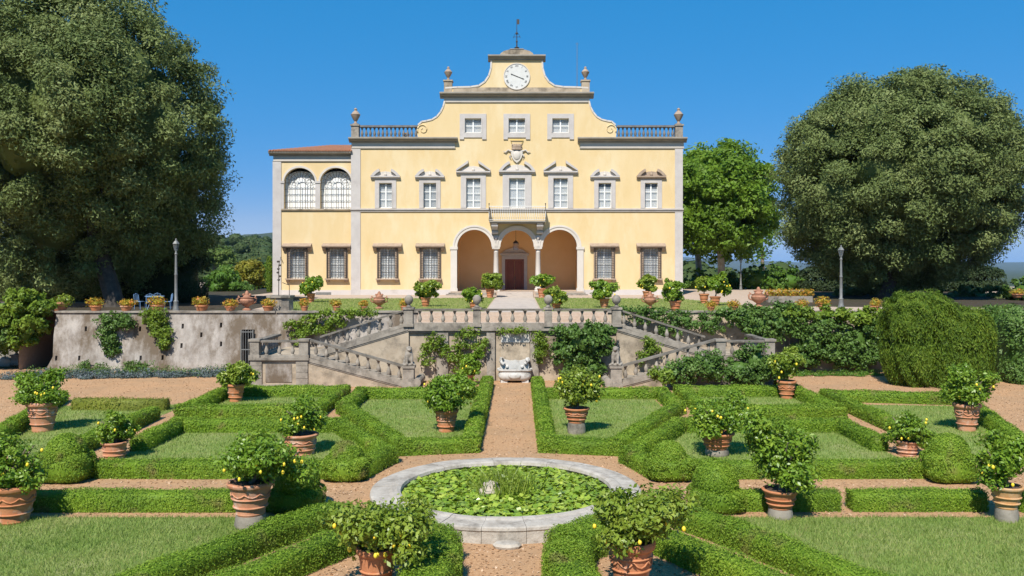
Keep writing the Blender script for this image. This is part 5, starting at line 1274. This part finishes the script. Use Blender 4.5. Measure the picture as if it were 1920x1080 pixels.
# ------------------------------------------------------------------ trees
def tree(name, label, base, lumps, m, nclump, per, cr, size, trunk, cat='tree', group=None, bark=None, seed=1, core=.72, depth=(.72, 1.0), flat=.75, aspect=.5, limbs=5, zmin=-1.0, spread=.7, up=.25, over=1.0, tri=False):
    e = empty(name, base); tag(e, label, cat, group); b = Vector(base); F = Foliage(seed, tri)
    loc = [((c[0]-b.x, c[1]-b.y, c[2]-b.z), r) for c, r in lumps]
    F.crown(loc, nclump, per, cr, size, depth, core, aspect, flat, spread, up, zmin, over); F.obj('crown', m, e)
    r0 = trunk; c0 = Vector(loc[0][0]); tr = MB(); fork = c0*.55; fork.z = max(1.2, c0.z-loc[0][1][2]*.75)
    tr.tube([(0, 0, -.1), (.05*r0, 0, .5), fork*.5+Vector((.1*r0, 0, 0)), fork], [r0*1.35, r0, r0*.9, r0*.8], 10)
    rg_ = random.Random(seed)
    for i in range(limbs):
        c, r = loc[i % len(loc)]; t = Vector(c)+Vector((rg_.uniform(-.3, .3)*r[0], rg_.uniform(-.3, .3)*r[1], rg_.uniform(-.1, .3)*r[2]))
        tr.tube([fork-Vector((0, 0, .3)), fork.lerp(t, .5)+Vector((0, 0, .3)), t], [r0*.55, r0*.3, r0*.1], 7)
    obj('trunk', tr, bark or BRK, e); return e
def lumpy(px, py, rxp, rzp, Y, n, seed, ry=None, jit=.42, rs=(.38, .55), under=0, main=.80):
    """a big ellipsoid broken into overlapping lobes, from photo outline numbers at distance Y"""
    rg_ = random.Random(seed); k = Y/FPX; c = Vector((PX(px, Y), Y, PZ(py, Y))); rx, rz = rxp*k, rzp*k; ry = ry or rx*.9
    out = [(tuple(c), (rx*main, ry*main, rz*main))]
    for i in range(n):
        u = 1-2*(i+.5)/n; a = i*2.39996+rg_.uniform(-.3, .3); q = math.sqrt(1-u*u); w = rg_.uniform(*rs); t = (1-w)*1.0
        out.append(((c.x+rx*t*q*math.cos(a), c.y+ry*t*q*math.sin(a)+(under*max(0, -u-.1) if q > .3 else 0), c.z+rz*t*u), (rx*w, ry*w, rz*w)))
    return out
tree('holm_oak', 'huge dark holm oak on the terrace filling the upper left', (PX(212, 51.5), 51.5, T), lumpy(146, 248, 266, 290, 51.5, 26, 4, under=7)+[((PX(px, 55), 55, PZ(py, 55)), (a*55/FPX, 2.5, b*55/FPX)) for px, py, a, b in ((30, 500, 90, 60), (130, 505, 80, 52), (215, 490, 80, 50), (290, 470, 60, 40))], L_OAK, 1900, 270, .95, .185, .55, cat='oak tree', bark=BKO, tri=True, seed=21, core=.52, depth=(.76, 1.08), limbs=7, over=1.8)
tree('holm_oak', 'broad round holm oak on the terrace at the right', (PX(1662, 64.5), 64.5, T), lumpy(1692, 342, 232, 208, 64.5, 44, 8, rs=(.28, .37), under=3, main=.9), L_OAK, 1900, 270, .92, .195, .5, cat='oak tree', bark=BKO, tri=True, seed=22, core=.54, depth=(.76, 1.06), limbs=7, over=1.8)
pl = lumpy(1348, 380, 116, 114, 90, 20, 3, rs=(.32, .45), main=.86)
tree('plane_tree', 'bright green plane tree with spotted trunk behind the villa corner', (PX(1353, 90), 90, T), pl, L_PLA, 1000, 80, 1.0, .33, .42, group='plane trees beside the villa', bark=BPL, seed=23, core=.5, depth=(.6, 1.05), aspect=.8, tri=True)
tree('plane_tree', 'bright green plane tree close to the right side of the villa', (PX(1312, 96), 96, T), lumpy(1300, 372, 74, 104, 96, 10, 5), L_PLA, 520, 70, 1.0, .34, .38, group='plane trees beside the villa', bark=BPL, seed=24, core=.45, depth=(.55, 1.05), aspect=.8)
tree('tree', 'loose blue green tree between plane tree and right oak', (PX(1430, 104), 104, T), lumpy(1428, 430, 40, 62, 104, 8, 6), L_BRG, 120, 60, 1.0, .34, .25, seed=25, core=.25, depth=(.5, 1.05))
# clipped hedges and conifers on the terrace, left
def block_hedge(name, label, c, r, m, n, size, seed, ex=.45, cat='hedge', lump=.03, aspect=.35, up=.5, group=None, upt=1.0):
    F = Foliage(seed, True); F.core(c, (r[0]*.78, r[1]*.78, r[2]*.82), 20, 12, .03, ex); F.shell(c, [x*.93 for x in r], n//2, size*1.3, .1, ex, lump=lump, aspect=aspect, up=up, upt=upt); F.shell(c, r, n, size, .08, ex, lump=lump, aspect=aspect, up=up, upt=upt)
    return tag(F.obj(name, m), label, cat, group)
kk = 58/FPX
block_hedge('clipped_hedge', 'long dark hedge behind the trunk of the left oak', (PX(60, 62), 62, T+1.6), (190*62/FPX, 1.3, 1.75), L_CYP, 12000, .28, 70)
block_hedge('clipped_hedge', 'dark shaded hedge behind the right oak', (PX(1690, 84), 84, T+1.2), (190*84/FPX, 1.5, 1.4), L_CYP, 16000, .36, 69)
block_hedge('clipped_hedge', 'tall dark clipped hedge in the shade behind the lamp post', (PX(300, 58), 58, T+1.75), (88*kk, 1.3, 1.85), L_CYP, 9000, .16, 71)
block_hedge('cypress', 'dark cypress column rising behind the shaded hedge', (PX(352, 66), 66, T+3.4), (.75, .75, 3.6), L_CYP, 4500, .2, 72, .8, 'cypress')
block_hedge('tree', 'sunlit olive green conifer between oak and cypress', (PX(325, 68), 68, T+3.1), (1.5, 1.2, 3.0), L_THU, 3500, .2, 73, .9, 'tree')
# clipped conifer block on the right, several lobes cut square
F = Foliage(81, True); Yb = 39.2; kk = Yb/FPX
lob = [((PX(1735, Yb), Yb+.6, PZ(640, Yb)), (66*kk, 1.5, 92*kk), .62), ((PX(1800, Yb), Yb+.4, PZ(655, Yb)), (64*kk, 1.3, 80*kk), .7), ((PX(1840, Yb), Yb+.9, PZ(672, Yb)), (32*kk, .9, 50*kk), .9)]
base = Vector((PX(1760, Yb), Yb+.5, 0))
for c, r, ex in lob:
    c = (c[0]-base.x, c[1]-base.y, c[2]); F.core(c, (r[0]*.62, r[1]*.62, r[2]*.8), 26, 16, .06, ex); F.shell(c, [x*.85 for x in r], 14000, .22, .15, ex, lump=.08, aspect=.3, up=.2, spread=.7, upt=2); F.shell(c, r, 34000, .15, .14, ex, lump=.085, aspect=.22, up=.3, spread=.6, upt=2.2)
e = empty('clipped_conifer', base); tag(e, 'massive clipped bright green conifer block at the right end of the wall', 'conifer'); F.obj('foliage', L_THU, e); obj('trunk', MB().tube([(0, .2, 0), (.1, .3, 2)], [.2, .15], 8), BRK, e)
Yb = 44; kk = Yb/FPX
block_hedge('clipped_hedge', 'clipped hedge behind the conifer block at the right', (PX(1845, Yb), Yb, PZ(640, Yb)), (70*kk, 1.2, 66*kk), L_THU, 7000, .15, 82, .45, lump=.05)
block_hedge('clipped_hedge', 'dark hedge at the right frame edge', (PX(1925, 40.5), 41.5, PZ(655, 40.5)), (46*40.5/FPX, 2.0, 82*40.5/FPX), L_VIN, 6000, .13, 83, .5, lump=.05, aspect=.6)
# tree line behind the terrace, right
for i, (px, py, rx, rz, Y, m, l) in enumerate([(1310, 532, 34, 24, 93, L_BRG, 'green shrub behind the gravel close to the villa corner'), (1365, 530, 30, 22, 94, L_BRG, 'green shrub behind the gravel below the plane trees'), (1425, 523, 40, 28, 92, L_BRG, 'bright green shrub behind the thin lamp post'), (1475, 528, 40, 24, 90, L_BRG, 'bright green shrub left of the right oak'),
        (1880, 558, 40, 26, 66, L_OAK, 'grey green shrub behind the right hedge'), (1915, 545, 34, 24, 62, L_VIN, 'dark green shrub with flowers at the right frame edge'), (1800, 556, 60, 18, 70, L_OAK, 'low grey green shrub under the right oak'), (1600, 545, 40, 10, 72, L_OAK, 'low dark shrub in the shade of the right oak')]):
    climber(l, [(px, py, rx, rz, 1.4), (px-rx*.4, py+4, rx*.6, rz*.8, 1.2), (px+rx*.45, py+2, rx*.6, rz*.85, 1.2)], Y, m, .3, .25, name='shrub', cat='shrub', group='shrubs behind the terrace', core=.75)
flowerpot(1908, 548, 'orange flowers in a pot at the right frame edge', Y=56, z=T+.4, w=24)
# mid-distance trees left of the villa
for nm, l, px, py, rx, rz, Y, m, n in (('tree', 'round bright green tree left of the villa', 420, 532, 36, 34, 84, L_BRG, 150), ('tree', 'round tree with yellow flowering crown left of the villa', 468, 515, 30, 32, 92, L_YEL, 150), ('tree', 'dark green tree touching the left villa corner', 495, 520, 22, 30, 96, L_BRG, 110), ('tree', 'green tree low behind the round bright tree', 455, 548, 26, 18, 88, L_VIN, 70)):
    tree(nm, l, (PX(px, Y), Y, T-.6), lumpy(px, py, rx, rz, Y, 10, int(px)), m, n, 60, .5, .26, .18, seed=int(px), core=.78, depth=(.75, 1.03), limbs=3, group='trees left of the villa')
block_hedge('cypress', 'slim green cypress beside the left villa corner', (PX(505, 82), 82, T+1.6), (.32, .32, 1.9), L_THU, 1200, .14, 84, .8, 'cypress')
Y = 160; k = Y/FPX
tree('stone_pine', 'umbrella shaped stone pine on the slope left of the villa', (PX(402, Y), Y, 0), [((PX(400, Y), Y, PZ(474, Y)), (3.4, 3, 1.3)), ((PX(386, Y), Y, PZ(480, Y)), (2.6, 2.4, 1.5)), ((PX(415, Y), Y, PZ(482, Y)), (2.5, 2.4, 1.4)), ((PX(425, Y), Y, PZ(492, Y)), (1.8, 2, 1.1)), ((PX(378, Y), Y, PZ(494, Y)), (1.6, 2, 1.4))], L_PIN, 170, 60, .7, .4, .3, seed=91, core=.75, cat='pine tree')
# woods on the slopes: one mass
rg = random.Random(17); F = Foliage(95)
def hgt(x, y):
    r = math.hypot(x, y-40); z = -.08 if r < 100 else -.08-min(1, (r-100)/500)*26
    if x < 0 and 150 < y < 1400: z += 42*math.exp(-((x+235)/230)**2)*math.exp(-((y-520)/240)**2)
    return z
for i in range(330):
    Y = 130+500*rg.random()**1.3
    px = rg.uniform(300, 540) if i < 190 else (rg.uniform(1270, 1500) if i < 270 else rg.uniform(1500, 2000)); X = PX(px, Y); z = hgt(X, Y); r = rg.uniform(3, 5.5); hh = rg.uniform(4, 7)
    if i >= 270 and Y < 330: continue
    if i < 190 and Y < 200: continue
    F.core((X, Y, z+hh*.55), (r*.85, r*.85, hh*.55), 10, 7, .15); d_ = unit(F.rng.normal(0, 1, (190, 3))); d_[:, 2] = np.abs(d_[:, 2])*1.2-.3
    b_ = np.full(190, rg.random()); F.leaves(np.array((X, Y, z+hh*.55))+d_*np.array((r, r, hh*.62))*F.rng.uniform(.85, 1.1, (190, 1)), d_, 1.0, .7, .5, .2, b_)
tag(F.obj('woodland', L_FAR), 'wooded slopes behind the villa and terrace', 'woodland', None, 'stuff')

# ------------------------------------------------------------------ the air: far things fade to blue
mh = bpy.data.materials.new('haze_air'); mh.use_nodes = True; t_ = mh.node_tree
t_.nodes.remove(t_.nodes['Principled BSDF']); pv = t_.nodes.new('ShaderNodeVolumePrincipled')
pv.inputs['Color'].default_value = (.5, .7, 1, 1); pv.inputs['Density'].default_value = 5e-5; pv.inputs['Anisotropy'].default_value = 0
t_.links.new(pv.outputs[0], t_.nodes['Material Output'].inputs['Volume'])
hz = obj('haze', MB().box(-16500, 16500, -16500, 16600, -40, 190), mh); tag(hz, 'thin blue summer haze over the far hills', 'haze', None, 'stuff')
